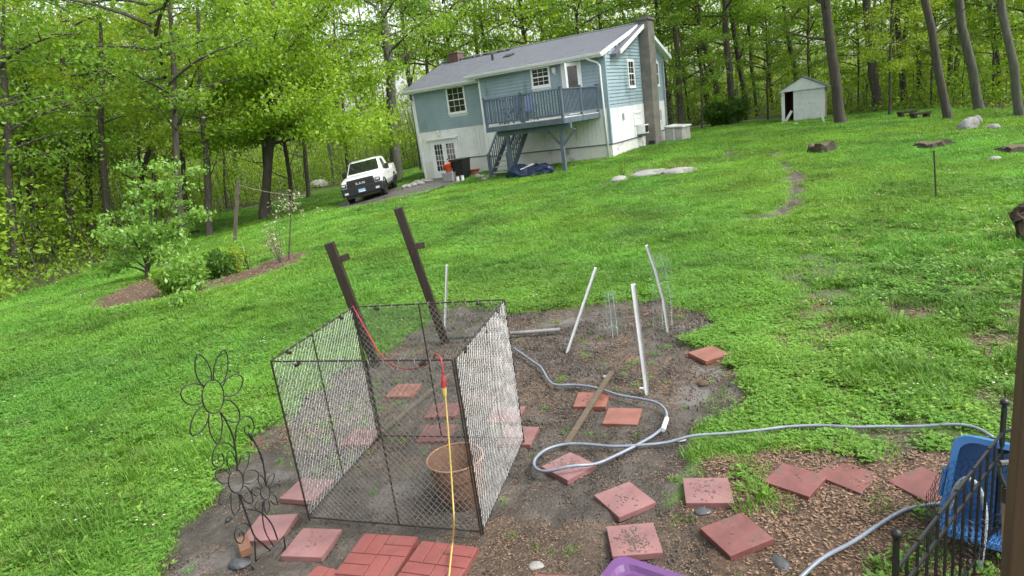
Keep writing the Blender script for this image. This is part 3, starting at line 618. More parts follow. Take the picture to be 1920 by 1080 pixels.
# low rocks in the grass
def rock(px, py, r, seed, label, mat=None, sink=.25, name='rock', group=None):
    p = Wt(px, py); v_, f_ = blob((0, 0, r[2] * (1 - 2 * sink) * .5), r, seed, 3, .3); mb = MB(); mb.add(v_, f_)
    o = mb.build(name, mat or STONE, smooth=False); o.location = p; o.rotation_euler = (0, 0, seed); return tag(o, label, 'rock', group)
PALE = M('pale_ledge', (0.24, 0.24, 0.225), 0.85, 0.3, 2.5, 0.6, 15, dirt=((.10, .11, .065), 3.2, .50))
rock(1222, 328, (.75, .45, .17), 0.1, 'long flat pale ledge rock in the grass in front of the gable end', PALE); rock(1275, 325, (.62, .3, .13), .15, 'narrow pale ledge rock on the right of the flat ledge', PALE)
rock(1160, 340, (.3, .22, .12), .3, 'small grey stones left of the pale ledge rock', STONE)
rock(1816, 243, (.42, .34, .30), .8, 'large pale boulder in the grass near the right trees', PALE); rock(1858, 243, (.35, .25, .2), 1.2, 'small pale stone right of the large boulder', PALE)
rock(1828, 236, (.22, .2, .3), 2.2, 'grey stone leaning behind the large pale boulder', STONE); rock(1862, 300, (.18, .14, .08), .5, 'tiny grey stone in the open lawn below the boulders', STONE)
rock(600, 352, (1.3, .8, .55), 1.9, 'wide grey rock at the edge of the wood left of the truck', STONE); rock(655, 349, (.8, .5, .4), .9, 'grey rock just behind the left side of the truck', STONE)
# stumps
STUMP = M('old_stump', (0.045, 0.038, 0.024), 0.95, 0.5, 6, 0.9, 18, bdist=.05)
CUT = M('stump_top', (0.085, 0.06, 0.034), 0.85, 0.3, 12, 0.3)
def stump(px, py, r, h, seed, label):
    rg = random.Random(seed); c = thing('tree_stump', label, 'stump', Wt(px, py), 0, 'old stumps in the lawn'); n_ = 18; mb = MB(); prof = []
    for z, k in ((-.08, 1.25), (.1, 1.08), (h * .6, 1.0), (h, .93)):
        prof.append([(r * k * (1 + .2 * math.sin(3 * a + seed) + .14 * math.sin(7 * a + 2 * seed) + .08 * math.sin(12 * a)) * math.cos(a), r * k * (1 + .2 * math.sin(3 * a + seed) + .14 * math.sin(7 * a + 2 * seed) + .08 * math.sin(12 * a)) * math.sin(a), z + (rg.uniform(-.3, .12) * h if z == h else 0)) for a in np.linspace(0, 2 * math.pi, n_, endpoint=False)])
    V_ = [p for ring in prof for p in ring]; F_ = [(i * n_ + j, i * n_ + (j + 1) % n_, (i + 1) * n_ + (j + 1) % n_, (i + 1) * n_ + j) for i in range(3) for j in range(n_)]
    mb.add(V_, F_); mb.build('bark', STUMP, c)
    mb = MB(); mb.add([(x * .97, y * .97, z + .004) for x, y, z in prof[3]], [tuple(range(n_))]); mb.build('cut_face', CUT, c)
stump(1541, 286, .38, .32, 1, 'broad dark stump in the lawn below the white shed'); stump(1746, 276, .42, .16, 2, 'low cut stump behind the thin metal stake'); stump(1905, 285, .40, .16, 3, 'low brown stump at the right edge of the lawn')
# thin metal stake
p = Wt(1756, 373); q = at(1751, 282, p[1]); mb = MB(); mb.tube([(p[0], p[1], p[2] - .1), tuple(q)], .016, 6); st = mb.build('fence_stake', M('rusty_steel', (.045, .028, .02), .7, .4, 20, metal=.3)); tag(st, 'thin dark metal stake standing alone in the right lawn', 'stake')
BRICKLOG = M('brown_log', (.075, .052, .036), .9, .5, 8, .9, 14, bdist=.05)
# dark root ball at the far right edge
p = Wt(1938, 452); v_, f_ = blob((0, 0, .25), (.30, .3, .36), 7, 3, .55); rgl = random.Random(5); v_ = [(x + rgl.uniform(-.07, .07), y + rgl.uniform(-.07, .07), z + rgl.uniform(-.09, .09)) for x, y, z in v_]; mb = MB(); mb.add(v_, f_); o = mb.build('log_end', BRICKLOG); o.location = p; tag(o, 'dark weathered log end at the right edge of the picture', 'log')
# far low benches
for px, py, lab in ((1725, 224, 'dark low plank bench in the grass before the right trees'), (1700, 221, 'dark low block left of the plank bench')):
    c = thing('low_bench', lab, 'bench', Wt(px, py)); mb = MB(); mb.box(-.4, .4, -.2, .2, .24, .34); mb.build('seat', STUMP, c)
    for s in (-1, 1): mb = MB(); mb.box(s * .3 - .06, s * .3 + .06, -.18, .18, -.05, .24); mb.build('leg', STUMP, c)

# ------------------------------------------------------------------ shed
a = np.array(Wt(1466, 231)); b_ = np.array(Wt(1530, 229)); d = b_ - a; sw = float(np.hypot(d[0], d[1])); srz = -.53; sw = 2.55
shed = thing('shed', 'small white weathered shed with an open dark doorway and gable roof', 'shed', a, srz)
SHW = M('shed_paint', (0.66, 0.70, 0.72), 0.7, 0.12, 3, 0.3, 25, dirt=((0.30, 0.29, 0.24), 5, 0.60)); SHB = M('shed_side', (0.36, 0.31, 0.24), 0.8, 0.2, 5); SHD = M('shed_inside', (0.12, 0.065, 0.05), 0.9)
zg0 = float(H(*a[:2])) - a[2]; hh, pk, dp = 1.95, 2.72, 2.4
k = sw
mb = MB(); mb.box(0, .20, 0, .06, -.3, hh); mb.build('corner_post', SHW, shed)
mb = MB(); mb.box(.72, k, 0, .06, -.3, hh - .002); mb.build('front_panel', SHW, shed)
for i in range(1, 8):
    x = .72 + (k - .72) * i / 8; mb = MB(); mb.box(x - .012, x + .012, -.012, -.001, -.1, hh - .02); mb.build('batten', SHW, shed)
mb = MB(); mb.box(k - .06, k, .062, dp, -.3, hh - .002); mb.build('side_wall', SHB, shed)
mb = MB(); mb.box(0, .06, .062, dp, -.3, hh - .002); mb.build('side_wall', SHB, shed)
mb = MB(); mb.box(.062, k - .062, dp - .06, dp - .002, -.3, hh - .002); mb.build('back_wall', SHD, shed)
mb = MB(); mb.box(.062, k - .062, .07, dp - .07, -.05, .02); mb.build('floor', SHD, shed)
mb = MB(); mb.add([(-.2, -.12, hh), (k + .2, -.12, hh), (k / 2, -.12, pk), (-.2, -.06, hh), (k + .2, -.06, hh), (k / 2, -.06, pk)], [(0, 1, 2), (5, 4, 3), (0, 3, 4, 1), (1, 4, 5, 2), (2, 5, 3, 0)]); mb.build('gable', SHW, shed)
for s in (0, 1):
    x0, x1 = (-.25, k / 2) if s == 0 else (k + .25, k / 2); mb = MB()
    mb.add([(x0, -.16, hh - .03), (x1, -.16, pk + .02), (x1, dp + .1, pk + .02), (x0, dp + .1, hh - .03), (x0, -.16, hh + .03), (x1, -.16, pk + .08), (x1, dp + .1, pk + .08), (x0, dp + .1, hh + .03)], [(3, 2, 1, 0), (4, 5, 6, 7), (0, 1, 5, 4), (1, 2, 6, 5), (2, 3, 7, 6), (3, 0, 4, 7)]); mb.build('roof', SHINGLE, shed)
mb = MB(); mb.bar((.22, -.02, .05), (.62, -.12, .72), .05, .16); pl_ = mb.build('leaning_board', TRIM); pl_.location = a; pl_.rotation_euler = (0, 0, srz); tag(pl_, 'white board leaning in the open shed doorway', 'board')
p = Wt(1545, 231); q = at(1540, 212, p[1]); mb = MB(); mb.bar(p, tuple(q), .05, .12); tag(mb.build('pale_stake', M('mint_board', (.42, .60, .50), .6)), 'pale green board standing between shed and tree', 'board')
p = Wt(1482, 236); mb = MB(); mb.bar((p[0] - .1, p[1], p[2] + .05), (p[0] + .5, p[1] + .2, p[2] + .08), .1, .08); tag(mb.build('scrap_board', TRIM), 'pale scrap lying at the foot of the shed', 'board')
p0, p1 = Wt(1405, 237, .03), Wt(1419, 229, .03); mb = MB(); mb.bar(p0, p1, .10, .04); tag(mb.build('grass_board', TRIM), 'thin white board lying in grass left of the shed', 'board')

# ------------------------------------------------------------------ utility pole behind the house
p = W(1330, 226); p = (p[0], p[1], float(H(p[0], p[1]))); q = at(1308, 88, p[1]); up_ = thing('utility_pole', 'dark wooden utility pole with crossarm right of the house gable', 'pole', p)
POLE = M('pole_wood', (0.045, 0.036, 0.030), 0.9, 0.3, 5)
dq = Vector(tuple(q)) - Vector(p); mb = MB(); mb.tube([(0, 0, -.3), tuple(dq * .5), tuple(dq)], [.17, .15, .12], 8); mb.build('mast', POLE, up_)
mb = MB(); mb.bar(tuple(dq * .96 + Vector((-1.3, 0, -.05))), tuple(dq * .96 + Vector((1.0, 0, .15))), .13); mb.build('crossarm', POLE, up_)

# ------------------------------------------------------------------ pickup truck (local: x to its left, y towards its tail, z up, front bumper at y = 0)
PAINT = M('truck_white', (0.78, 0.80, 0.80), 0.3, 0.05, 2, coat=.6, dirt=((.45, .44, .40), 2.5, .66))
TBLACK = M('truck_black', (0.012, 0.012, 0.013), 0.4, 0.3, 8); TYRE = M('tyre', (0.014, 0.014, 0.014), 0.8, 0.3, 10, .3); RIM = M('rim', (.09, .09, .095), .35, .2, metal=.7)
LENS = M('headlight_lens', (.55, .58, .60), .12, .1, coat=.5); CHROME = M('pale_metal', (.62, .64, .66), .3, .1, metal=.6)
WIND, n, l, b = nt('windshield'); b.inputs['Base Color'].default_value = (.012, .014, .015, 1); b.inputs['Roughness'].default_value = .03; b.inputs['Specular IOR Level'].default_value = .9
f1 = W(652, 384); f2 = W(719, 367); fc = (f1 + f2) / 2
fdir = np.array([0, 0, 0]) + EYE - fc; th = math.atan2(fdir[0], -fdir[1])
truck = thing('pickup_truck', 'white pickup truck with black grille parked on the lawn facing the camera', 'truck', (fc[0] + .1, fc[1] - .45, float(H(fc[0], fc[1])) - .02), 0)
truck.scale = (.96, .96, .96)
truck.rotation_euler = Matrix.Rotation(th - math.radians(13), 3, 'Z').to_4x4().to_3x3().to_euler()
truck.rotation_euler = (Matrix.Rotation(th - math.radians(11), 3, 'Z') @ Matrix.Rotation(math.radians(-6.0), 3, 'Y')).to_euler()
def loft(secs, mat, name, parent, bevel=0, smooth=False):
    mb = MB(); k_ = None; V_ = []
    for y, half in secs:
        ring = [(x, y, z) for x, z in half] + [(-x, y, z) for x, z in half[::-1]]; k_ = len(ring); V_ += ring
    F_ = [(i * k_ + j, (i + 1) * k_ + j, (i + 1) * k_ + (j + 1) % k_, i * k_ + (j + 1) % k_) for i in range(len(secs) - 1) for j in range(k_)]
    F_ += [tuple(range(k_)), tuple(range((len(secs) - 1) * k_, len(secs) * k_))[::-1]]
    mb.add(V_, F_); o = mb.build(name, mat, parent, bevel=bevel, smooth=smooth)
    bm = bmesh.new(); bm.from_mesh(o.data); bmesh.ops.recalc_face_normals(bm, faces=bm.faces); bm.to_mesh(o.data); bm.free(); return o
body = loft([(.06, [(.80, .62), (.93, .75), (.95, 1.00), (.88, 1.08)]), (.18, [(.86, .58), (.98, .74), (.99, 1.05), (.86, 1.16)]), (.9, [(.88, .56), (1.0, .74), (1.0, 1.10), (.88, 1.24)]), (1.55, [(.88, .50), (1.0, .72), (1.0, 1.14), (.90, 1.27)]), (3.75, [(.88, .46), (1.0, .70), (1.0, 1.14), (.95, 1.26)]), (5.75, [(.88, .56), (1.0, .72), (1.0, 1.14), (.97, 1.36)])], PAINT, 'body', truck, bevel=.03)
hood = loft([(.10, [(.62, 1.04), (.70, 1.10), (.60, 1.15)]), (.30, [(.66, 1.12), (.74, 1.19), (.6, 1.225)]), (1.0, [(.7, 1.2), (.78, 1.26), (.62, 1.29)]), (1.58, [(.75, 1.22), (.82, 1.28), (.66, 1.31)])], PAINT, 'hood', truck, bevel=.02)
cab = loft([(1.45, [(.90, 1.20), (.88, 1.27), (.80, 1.28)]), (2.30, [(.96, 1.22), (.78, 1.84), (.62, 1.88)]), (2.6, [(.96, 1.22), (.77, 1.90), (.60, 1.93)]), (3.5, [(.96, 1.22), (.77, 1.88), (.60, 1.91)]), (3.75, [(.96, 1.22), (.80, 1.80), (.62, 1.84)])], PAINT, 'cab', truck, bevel=.02)
# windshield set proud of the sloping front of the cab
def proud(pts, name, mat, parent, d):
    P = [Vector(p) for p in pts]; nrm = (P[1] - P[0]).cross(P[3] - P[0]).normalized() * d; mb = MB(); k_ = len(P)
    mb.add([tuple(p + nrm) for p in P] + [tuple(p) for p in P], [tuple(range(k_)), tuple(range(k_, 2 * k_))[::-1]] + [(i, k_ + i, k_ + (i + 1) % k_, (i + 1) % k_) for i in range(k_)]); return mb.build(name, mat, parent)
ws_ = proud([(-.80, 1.53, 1.335), (.80, 1.53, 1.335), (.69, 2.235, 1.825), (-.69, 2.235, 1.825)], 'windshield', WIND, cab, .035)
for s in (-1, 1):
    pts = [(s * .957, 2.02, 1.30), (s * .957, 2.92, 1.30), (s * .805, 2.92, 1.80), (s * .805, 2.42, 1.80)]
    proud(pts if s > 0 else pts[::-1], 'side_window', WIND, cab, .012)
    mb = MB(); mb.box(s * 1.03 - .002, s * 1.22, 1.98, 2.10, 1.22, 1.50) if s > 0 else mb.box(-1.22, -1.028, 1.98, 2.10, 1.22, 1.50); mr = mb.build('mirror', TBLACK, truck, bevel=.03)
    mb = MB(); mb.box(min(s * .96, s * 1.04), max(s * .96, s * 1.04), 2.0, 2.08, 1.26, 1.32); mb.build('arm', TBLACK, mr)
    mb = MB(); mb.box(min(s * .73, s * .965), max(s * .73, s * .965), .01, .25, .84, 1.02); hl = mb.build('headlight', TBLACK, truck, bevel=.02)
    mb = MB(); mb.box(min(s * .76, s * .93), max(s * .76, s * .93), -.005, .009, .90, .985); mb.build('lamp', LENS, hl)
    mb = MB(); mb.box(min(s * .68, s * .86), max(s * .68, s * .86), -.115, -.095, .50, .60); mb.build('fog_lamp', LENS, truck)
    for y in (.95, 4.55):
        wh = MB(); wh.lathe([(.16, -.13), (.31, -.14), (.385, -.11), (.40, 0), (.385, .11), (.31, .14), (.16, .13)], 28); w_ = wh.build('wheel', TYRE, truck, smooth=True)
        w_.location = (s * .86, y, .40); w_.rotation_euler = (0, math.pi / 2, 0)
        mb = MB(); mb.lathe([(.001, .08), (.10, .10), (.15, .085), (.25, .12), (.28, .13), (.285, .10)], 20); mb.lathe([(.001, -.08), (.10, -.10), (.15, -.085), (.25, -.12), (.28, -.13), (.285, -.10)], 20); mb.build('rim', RIM, w_)
        mb = MB(); N_ = 14
        arch = [(y + .50 * math.cos(t), .42 + .50 * math.sin(t)) for t in np.linspace(0, math.pi, N_)]; arch2 = [(y + .42 * math.cos(t), .42 + .42 * math.sin(t)) for t in np.linspace(0, math.pi, N_)]
        xo, xi = s * 1.035, s * .80
        V_ = [(xo, *q) for q in arch] + [(xo, *q) for q in arch2] + [(xi, *q) for q in arch] + [(xi, *q) for q in arch2]
        F_ = []
        for i in range(N_ - 1): F_ += [(i, i + 1, N_ + i + 1, N_ + i), (2 * N_ + i, 3 * N_ + i, 3 * N_ + i + 1, 2 * N_ + i + 1), (i, 2 * N_ + i, 2 * N_ + i + 1, i + 1), (N_ + i, N_ + i + 1, 3 * N_ + i + 1, 3 * N_ + i)]
        mb.add(V_, F_); mb.build('wheel_arch', TBLACK, truck)
    mb = MB(); mb.box(min(s * .95, s * 1.012), max(s * .95, s * 1.012), 1.5, 4.0, .42, .52); mb.build('sill', TBLACK, truck)
    mb = MB(); mb.box(min(s * 1.0, s * 1.02), max(s * 1.0, s * 1.02), 2.75, 2.9, 1.0, 1.04); mb.build('door_handle', TBLACK, truck)
mb = MB(); mb.hexa([(-.72, -.03, .70), (.72, -.03, .70), (.72, .2, .70), (-.72, .2, .70), (-.66, .03, 1.13), (.66, .03, 1.13), (.66, .2, 1.15), (-.66, .2, 1.15)]); gr = mb.build('grille', TBLACK, truck, bevel=.03)
for i in range(6): mb = MB(); z = .77 + i * .05; mb.box(-.60, .60, -.045 + i * .008, -.02 + i * .008, z, z + .012); mb.build('slat', M('grille_slat', (.03, .03, .032), .3) if i == 0 else bpy.data.materials['grille_slat'], gr)
mb = MB(); mb.hexa([(-1.0, -.10, .40), (1.0, -.10, .40), (.98, .25, .42), (-.98, .25, .42), (-1.01, -.08, .80), (1.01, -.08, .80), (1.01, .3, .80), (-1.01, .3, .80)]); bp = mb.build('bumper', TBLACK, truck, bevel=.04)
mb = MB(); mb.box(-.8, .8, -.06, .3, .28, .415); mb.build('lower_valance', TBLACK, truck)
mb = MB(); mb.box(-.17, .17, -.135, -.12, .50, .66); pt = mb.build('number_plate', M('plate', (.25, .42, .62), .35), truck)
mb = MB(); mb.box(-.155, .155, -.139, -.1355, .515, .56); mb.build('plate_band', M('plate_pale', (.65, .70, .72), .4), pt)
mb = MB(); mb.box(-.7, .7, .9, 5.0, .22, .6); mb.build('chassis', TBLACK, truck)
mb = MB(); mb.box(-.85, .85, 3.85, 5.70, 1.262, 1.30); mb.build('bed_cover', TBLACK, truck)
fcv = bpy.data.curves.new('letters', 'FONT'); fcv.body = 'RAM'; fcv.size = .155; fcv.extrude = .01; fcv.align_x = 'CENTER'; fcv.align_y = 'CENTER'; fcv.space_character = 1.35; fcv.offset = .006
fo = bpy.data.objects.new('letters', fcv); col.objects.link(fo); bpy.context.view_layer.update()
lm = bpy.data.meshes.new_from_object(fo.evaluated_get(bpy.context.evaluated_depsgraph_get())); bpy.data.objects.remove(fo)
lm.materials.clear(); lm.materials.append(CHROME); lo = link('letters', lm, gr); lo.location = (0, -.055, .915); lo.rotation_euler = (math.pi / 2, 0, 0)
lo.scale = (1.25, 1, 1)

# ------------------------------------------------------------------ foreground: chain-link pen
RUSTF = M('pen_frame_steel', (0.040, 0.032, 0.027), 0.55, 0.5, 25, metal=.4); GALV = M('galvanised_wire', (0.29, 0.29, 0.28), 0.45, 0.35, 14, metal=.25)
pen = thing('dog_pen', 'square open topped chain link pen on the muddy ground', 'pen', (0, 0, 0))
PC = [np.array(p) for p in ((-1.70, 4.14), (-.41, 3.69), (-.07, 4.89), (-1.37, 5.30))]; PH = 1.25      # near left, near right, far right, far left
rg = random.Random(11)
def pen_panel(a, b, nm):
    L = float(np.linalg.norm(b - a)); e = (b - a) / L; nr = np.array([e[1], -e[0]])
    P = lambda s, z, o=0: (a[0] + e[0] * s + nr[0] * o, a[1] + e[1] * s + nr[1] * o, z)
    fr = MB(); i = .012
    for q in ((P(i, PH), P(L - i, PH)), (P(i, .03), P(L - i, .03)), (P(i, .0), P(i, PH)), (P(L - i, .0), P(L - i, PH))): fr.tube(q, .0062, 8)
    f = fr.build('panel_frame', RUSTF, pen, smooth=False)
    mb = MB(); mb.tube((P(L * .55, .03), P(L * .55, PH)), .006, 6); mb.build('middle_rod', RUSTF, f)
    mb = MB(); st_ = .047; z0, z1 = .035, PH - .012
    for sg in (-1, 1):
        k = -int((z1 - z0) / st_) - 1
        while k * st_ < L + (z1 - z0):
            pts = []; s0 = k * st_
            for j in range(41):
                z = z0 + (z1 - z0) * j / 40; s = s0 + sg * (z - z0) * .85 if sg > 0 else s0 + (z1 - z) * .85 - .0
                if i < s < L - i: pts.append(P(s + .001 * math.sin(j * 2.2), z, .0018 * sg * math.sin(j * 1.57 + k) + .02 * math.sin(s * 2.4) * math.sin(z * 2.5)))
                elif pts: break
            if len(pts) > 1: mb.tube(pts, .0021, 3, cap=False)
            k += 1
    tag(mb.build('chain_link_mesh', GALV, f), kind='stuff')
    mb = MB()
    for q in range(1, int(L / .11)): s = q * .11; mb.tube((P(s, PH - .016, -.013), P(s, PH + .013, -.013)), .003, 4); mb.tube((P(s, PH - .016, .013), P(s, PH + .013, .013)), .003, 4)
    tag(mb.build('tie_clips', GALV, f), kind='stuff')
    for s in (.22, L - .22): mb = MB(); mb.tube((P(s - .02, PH - .03), P(s + .02, PH - .015)), .014, 6); mb.build('hinge_clip', RUSTF, f)
for k_ in range(4): pen_panel(PC[k_], PC[(k_ + 1) % 4], 'panel')

# ------------------------------------------------------------------ cords
def curve_pts(pts, n=8):
    P = [np.array(p, float) for p in pts]; P = [2 * P[0] - P[1]] + P + [2 * P[-1] - P[-2]]; out = []
    for i in range(1, len(P) - 2):
        p0, p1, p2, p3 = P[i - 1:i + 3]
        for k in range(n):
            t = k / n; out.append(.5 * (2 * p1 + (p2 - p0) * t + (2 * p0 - 5 * p1 + 4 * p2 - p3) * t * t + (3 * p1 - p0 - 3 * p2 + p3) * t ** 3))
    out.append(P[-2]); return [tuple(p) for p in out]
REDC = M('red_cord', (0.30, 0.022, 0.035), 0.45, 0.15, 10); YEL = M('yellow_cord', (0.46, 0.34, 0.10), 0.45, 0.15, 10)
ec = thing('red_extension_cord', 'red extension cord draped across the top of the pen', 'cord', (0, 0, 0))
q = [(*PC[3], PH + .01), at(690, 625, 5.0), at(716, 668, 4.75), at(750, 690, 4.5), at(790, 688, 4.25), at(812, 672, 3.95), at(817, 664, 3.78), at(826, 672, 3.72), at(830, 692, 3.69), at(831, 706, 3.68)]
mb = MB(); mb.tube(curve_pts(q), .0055, 8); mb.build('cable', REDC, ec, smooth=True)
a_, b_ = at(831, 704, 3.68), at(832, 726, 3.67); mb = MB(); mb.tube((tuple(a_), tuple(a_ * .6 + b_ * .4), tuple(b_)), [.009, .015, .016], 10); mb.build('socket', REDC, ec, smooth=False)
ec = thing('yellow_extension_cord', 'yellow extension cord hanging down the front of the pen', 'cord', (0, 0, 0))
g0 = W(850, 995); q = [at(832, 724, 3.67), at(835, 745, 3.66), at(842, 830, 3.60), at(848, 920, 3.52), at(851, 975, 3.44), onz(848, 1020, .075), onz(844, 1060, .07), onz(840, 1100, .045), onz(830, 1200, .02)]
mb = MB(); mb.tube(curve_pts(q), .0055, 8); mb.build('cable', YEL, ec, smooth=True)
a_, b_ = at(832, 727, 3.67), at(834, 742, 3.665); mb = MB(); mb.tube((tuple(a_), tuple(b_)), [.018, .012], 10); mb.build('plug', YEL, ec)

# ------------------------------------------------------------------ rusty bucket in the pen
RUST = M('rusty_pail', (0.11, 0.052, 0.026), 0.8, 0.4, 6, 0.4, 40, dirt=((.10, .055, .035), 4, .5)); RUSTR = M('rusty_rim', (0.26, 0.14, 0.08), 0.7, 0.3, 12)
bc = onz(851, 848, .36); bk_ = thing('rusty_bucket', 'large rusty metal bucket standing inside the pen', 'bucket', (bc[0], bc[1], groundz(bc[0], bc[1]) - .02))
mb = MB(); mb.lathe([(.001, 0), (.135, 0), (.14, .02), (.205, .37), (.200, .372), (.133, .03), (.001, .028)], 36); mb.build('body', RUST, bk_, smooth=True)
mb = MB(); mb.tube([(.205 * math.cos(a), .205 * math.sin(a), .372) for a in np.linspace(0, 2 * math.pi, 41)], .0075, 6, cap=False); mb.build('rim', RUSTR, bk_, smooth=True)
mb = MB()
for zz, rr in ((.12, .163), (.26, .187)): mb.tube([(rr * math.cos(a), rr * math.sin(a), zz) for a in np.linspace(0, 2 * math.pi, 41)], .005, 5, cap=False)
mb.build('band', RUST, bk_, smooth=True)

# ------------------------------------------------------------------ pavers
PAVE = M('red_paver', (0.190, 0.086, 0.078), 0.28, 0.32, 4, 0.25, 120, dirt=((0.085, 0.062, 0.052), 9, 0.585), bdist=.003)
PAVEB = M('brick_paver', (0.200, 0.060, 0.052), 0.36, 0.2, 7, 0.3, 120, dirt=((0.09, 0.05, 0.042), 7, 0.60), bdist=.003)
PAVES = [PAVE, M('orange_red_paver', (0.205, 0.080, 0.055), 0.34, 0.30, 6, 0.25, 120, dirt=((0.10, 0.07, 0.05), 5, 0.60), bdist=.003), M('dark_red_paver', (0.165, 0.062, 0.055), 0.36, 0.34, 5, 0.25, 120, dirt=((0.075, 0.06, 0.048), 6, 0.56), bdist=.003), M('pink_wet_paver', (0.215, 0.105, 0.100), 0.20, 0.30, 4, 0.2, 120, dirt=((0.11, 0.085, 0.075), 8, 0.60), bdist=.003)]
PTONE = {1: 3, 2: 3, 3: 3, 4: 2, 5: 2, 6: 2, 7: 2, 8: 3, 9: 1, 10: 1, 11: 1, 12: 3, 13: 3, 14: 3, 15: 1, 16: 2, 17: 2, 18: 2, 19: 0, 20: 0}
DIRT = M('dirt_clod', (0.085, 0.066, 0.05), 0.9, 0.4, 30)
PV = []
def paver(pts, label, seed, size=.305, tilt=0.03, lift=.045, crumbs=0):
    G = [onz(x, y, lift) for x, y in pts]; c = np.mean(G, 0); rg = random.Random(seed); aa = []
    for i in range(4):
        e = G[(i + 1) % 4] - G[i]; aa.append(np.exp(4j * math.atan2(e[1], e[0])))
    an = np.angle(np.mean(aa)) / 4; gzc = max(groundz(c[0], c[1]), -.03)
    PV.append((c[0], c[1], size * .55))
    t = thing('paver', label, 'paver', (c[0], c[1], gzc - .022), 0, 'square red pavers on the mud')
    t.rotation_euler = (rg.uniform(-tilt, tilt), rg.uniform(-tilt, tilt), an)
    s = size / 2; mb = MB(); mb.box(-s, s, -s, s, 0.008, .052); sl_ = mb.build('slab', PAVES[PTONE.get(seed, 0)], t, bevel=.005)
    if crumbs:
        mb = MB()
        for _ in range(crumbs):
            x = rg.gauss(-.03, .3) * s; y = rg.gauss(0, .45) * s
            if abs(x) > s * .93 or abs(y) > s * .93: continue
            r = rg.uniform(.0012, .0042); v_, f_ = blob((x, y, .053), (r * rg.uniform(1, 5), r * rg.uniform(1, 2), r * .5), rg.random(), 1, .2); ca = rg.uniform(0, 3); v_ = [(x + (p[0] - x) * math.cos(ca) - (p[1] - y) * math.sin(ca), y + (p[0] - x) * math.sin(ca) + (p[1] - y) * math.cos(ca), p[2]) for p in v_]; mb.add(v_, f_)
        tag(mb.build('dirt_crumbs', DIRT, t), kind='stuff')
    return t
c7 = lambda *P: [(920 + x / 2.077, 560 + y / 2.077) for x, y in P]
c6 = lambda *P: [(320 + x / 2.077, 560 + y / 2.077) for x, y in P]
paver([(1140, 982), (1230.5, 970.7), (1236, 1015), (1140.5, 1040)], 'chipped red paver strewn with dirt just behind the purple lid', 1, crumbs=170)
paver([(1112.6, 923.5), (1182, 892), (1226.7, 928), (1156, 956)], 'red paver turned cornerwise below the hose loop, dirt on its far corner', 2, crumbs=30)
paver([(1287, 899.4), (1367.8, 893), (1369, 938), (1282, 945)], 'red paver lying square with scattered dirt, grass at its right edge', 3, crumbs=60)
paver([(1318, 989.5), (1396.7, 959.6), (1444.8, 1004), (1364, 1039)], 'clean tilted red paver in the brown mulch at lower right', 4, tilt=.05, crumbs=8)
paver([(1437, 902), (1478, 867), (1542.6, 883.7), (1507, 924.4)], 'dark red paver with weeds at its near edge, left of a pair', 5, tilt=.05, crumbs=12)
paver([(1533, 880), (1565, 851), (1644, 882), (1617, 910)], 'red paver touching the corner of its left neighbour, right of the pair', 6, tilt=.06)
paver([(1684.4, 901), (1744.4, 869.6), (1785, 893), (1730.7, 935.6)], 'red paver just left of the blue tote', 7, tilt=.05)
paver([(1015, 868), (1071.6, 840), (1117, 858.5), (1057, 887)], 'red paver ringed by the grey hose loop', 8, crumbs=70)
paver([(1126, 784), (1139, 756.4), (1205.5, 757.4), (1195, 786)], 'clean orange red paver inside the upper bend of the hose', 9)
paver([(1291, 650), (1334, 639.4), (1368, 651.5), (1320.6, 667)], 'raised red paver at the far right edge of the mud beside grass', 10, lift=.08, tilt=.06)
paver(c7((315, 400), (335, 350), (465, 345), (450, 405)), 'red paver lying under the grey board', 11, crumbs=40)
paver([(457, 1002), (486, 955), (544, 956), (522, 1003)], 'pinkish wet paver right behind the flower stake', 12)
paver([(535.7, 1027), (563, 980), (630.5, 983.7), (597, 1035.7)], 'pink paver with a muddy corner in front of the pen', 13, crumbs=30)
paver(c6((430, 745), (500, 685), (610, 690), (560, 770)), 'wet paver half under the near left corner of the pen', 14)
paver(c6((845, 362), (875, 315), (970, 318), (925, 368)), 'bright red paver near the far side inside the pen', 15)
paver(c6((1005, 440), (1030, 398), (1115, 395), (1095, 438)), 'dark red paver inside the pen under the red cord end', 16)
paver(c6((955, 540), (995, 478), (1105, 470), (1085, 545)), 'red paver right behind the rusty bucket in the pen', 17)
paver(c6((665, 550), (720, 495), (812, 492), (775, 552)), 'muddy red paver in the middle of the pen', 18, crumbs=50)
paver(c6((1270, 548), (1310, 475), (1425, 475), (1390, 555)), 'red paver sticking out under the right side of the pen', 19)
paver(c6((1240, 455), (1265, 405), (1360, 405), (1345, 462)), 'wet red paver behind the right mesh of the pen', 20)
def brick_paver(p0, p1, label, seed, size=.406):
    a = onz(*p0, .05); b = onz(*p1, .05); e = (b - a)[:2]; e /= np.linalg.norm(e); nr = np.array([e[1], -e[0]]); c = a[:2] + e * size / 2 + nr * size / 2
    PV.append((c[0], c[1], size * .55))
    t = thing('brick_paver', label, 'paver', (c[0], c[1], groundz(c[0], c[1]) - .01), math.atan2(e[1], e[0]), 'pavers moulded with a brick pattern'); s = size / 2
    mb = MB(); mb.box(-s, s, -s, s, 0, .047); mb.build('slab', PAVEB, t, bevel=.003)
    h = size / 2; g = .006
    for i in range(2):
        for j in range(2):
            x0, y0 = -s + i * h, -s + j * h
            for k in range(2):
                if (i + j) % 2 == 0: q = (x0 + g / 2, x0 + h - g / 2, y0 + k * h / 2 + g / 2, y0 + (k + 1) * h / 2 - g / 2)
                else: q = (x0 + k * h / 2 + g / 2, x0 + (k + 1) * h / 2 - g / 2, y0 + g / 2, y0 + h - g / 2)
                mb = MB(); mb.box(*q, .0472, .056); mb.build('brick', PAVEB, t, bevel=.003, seg=1)
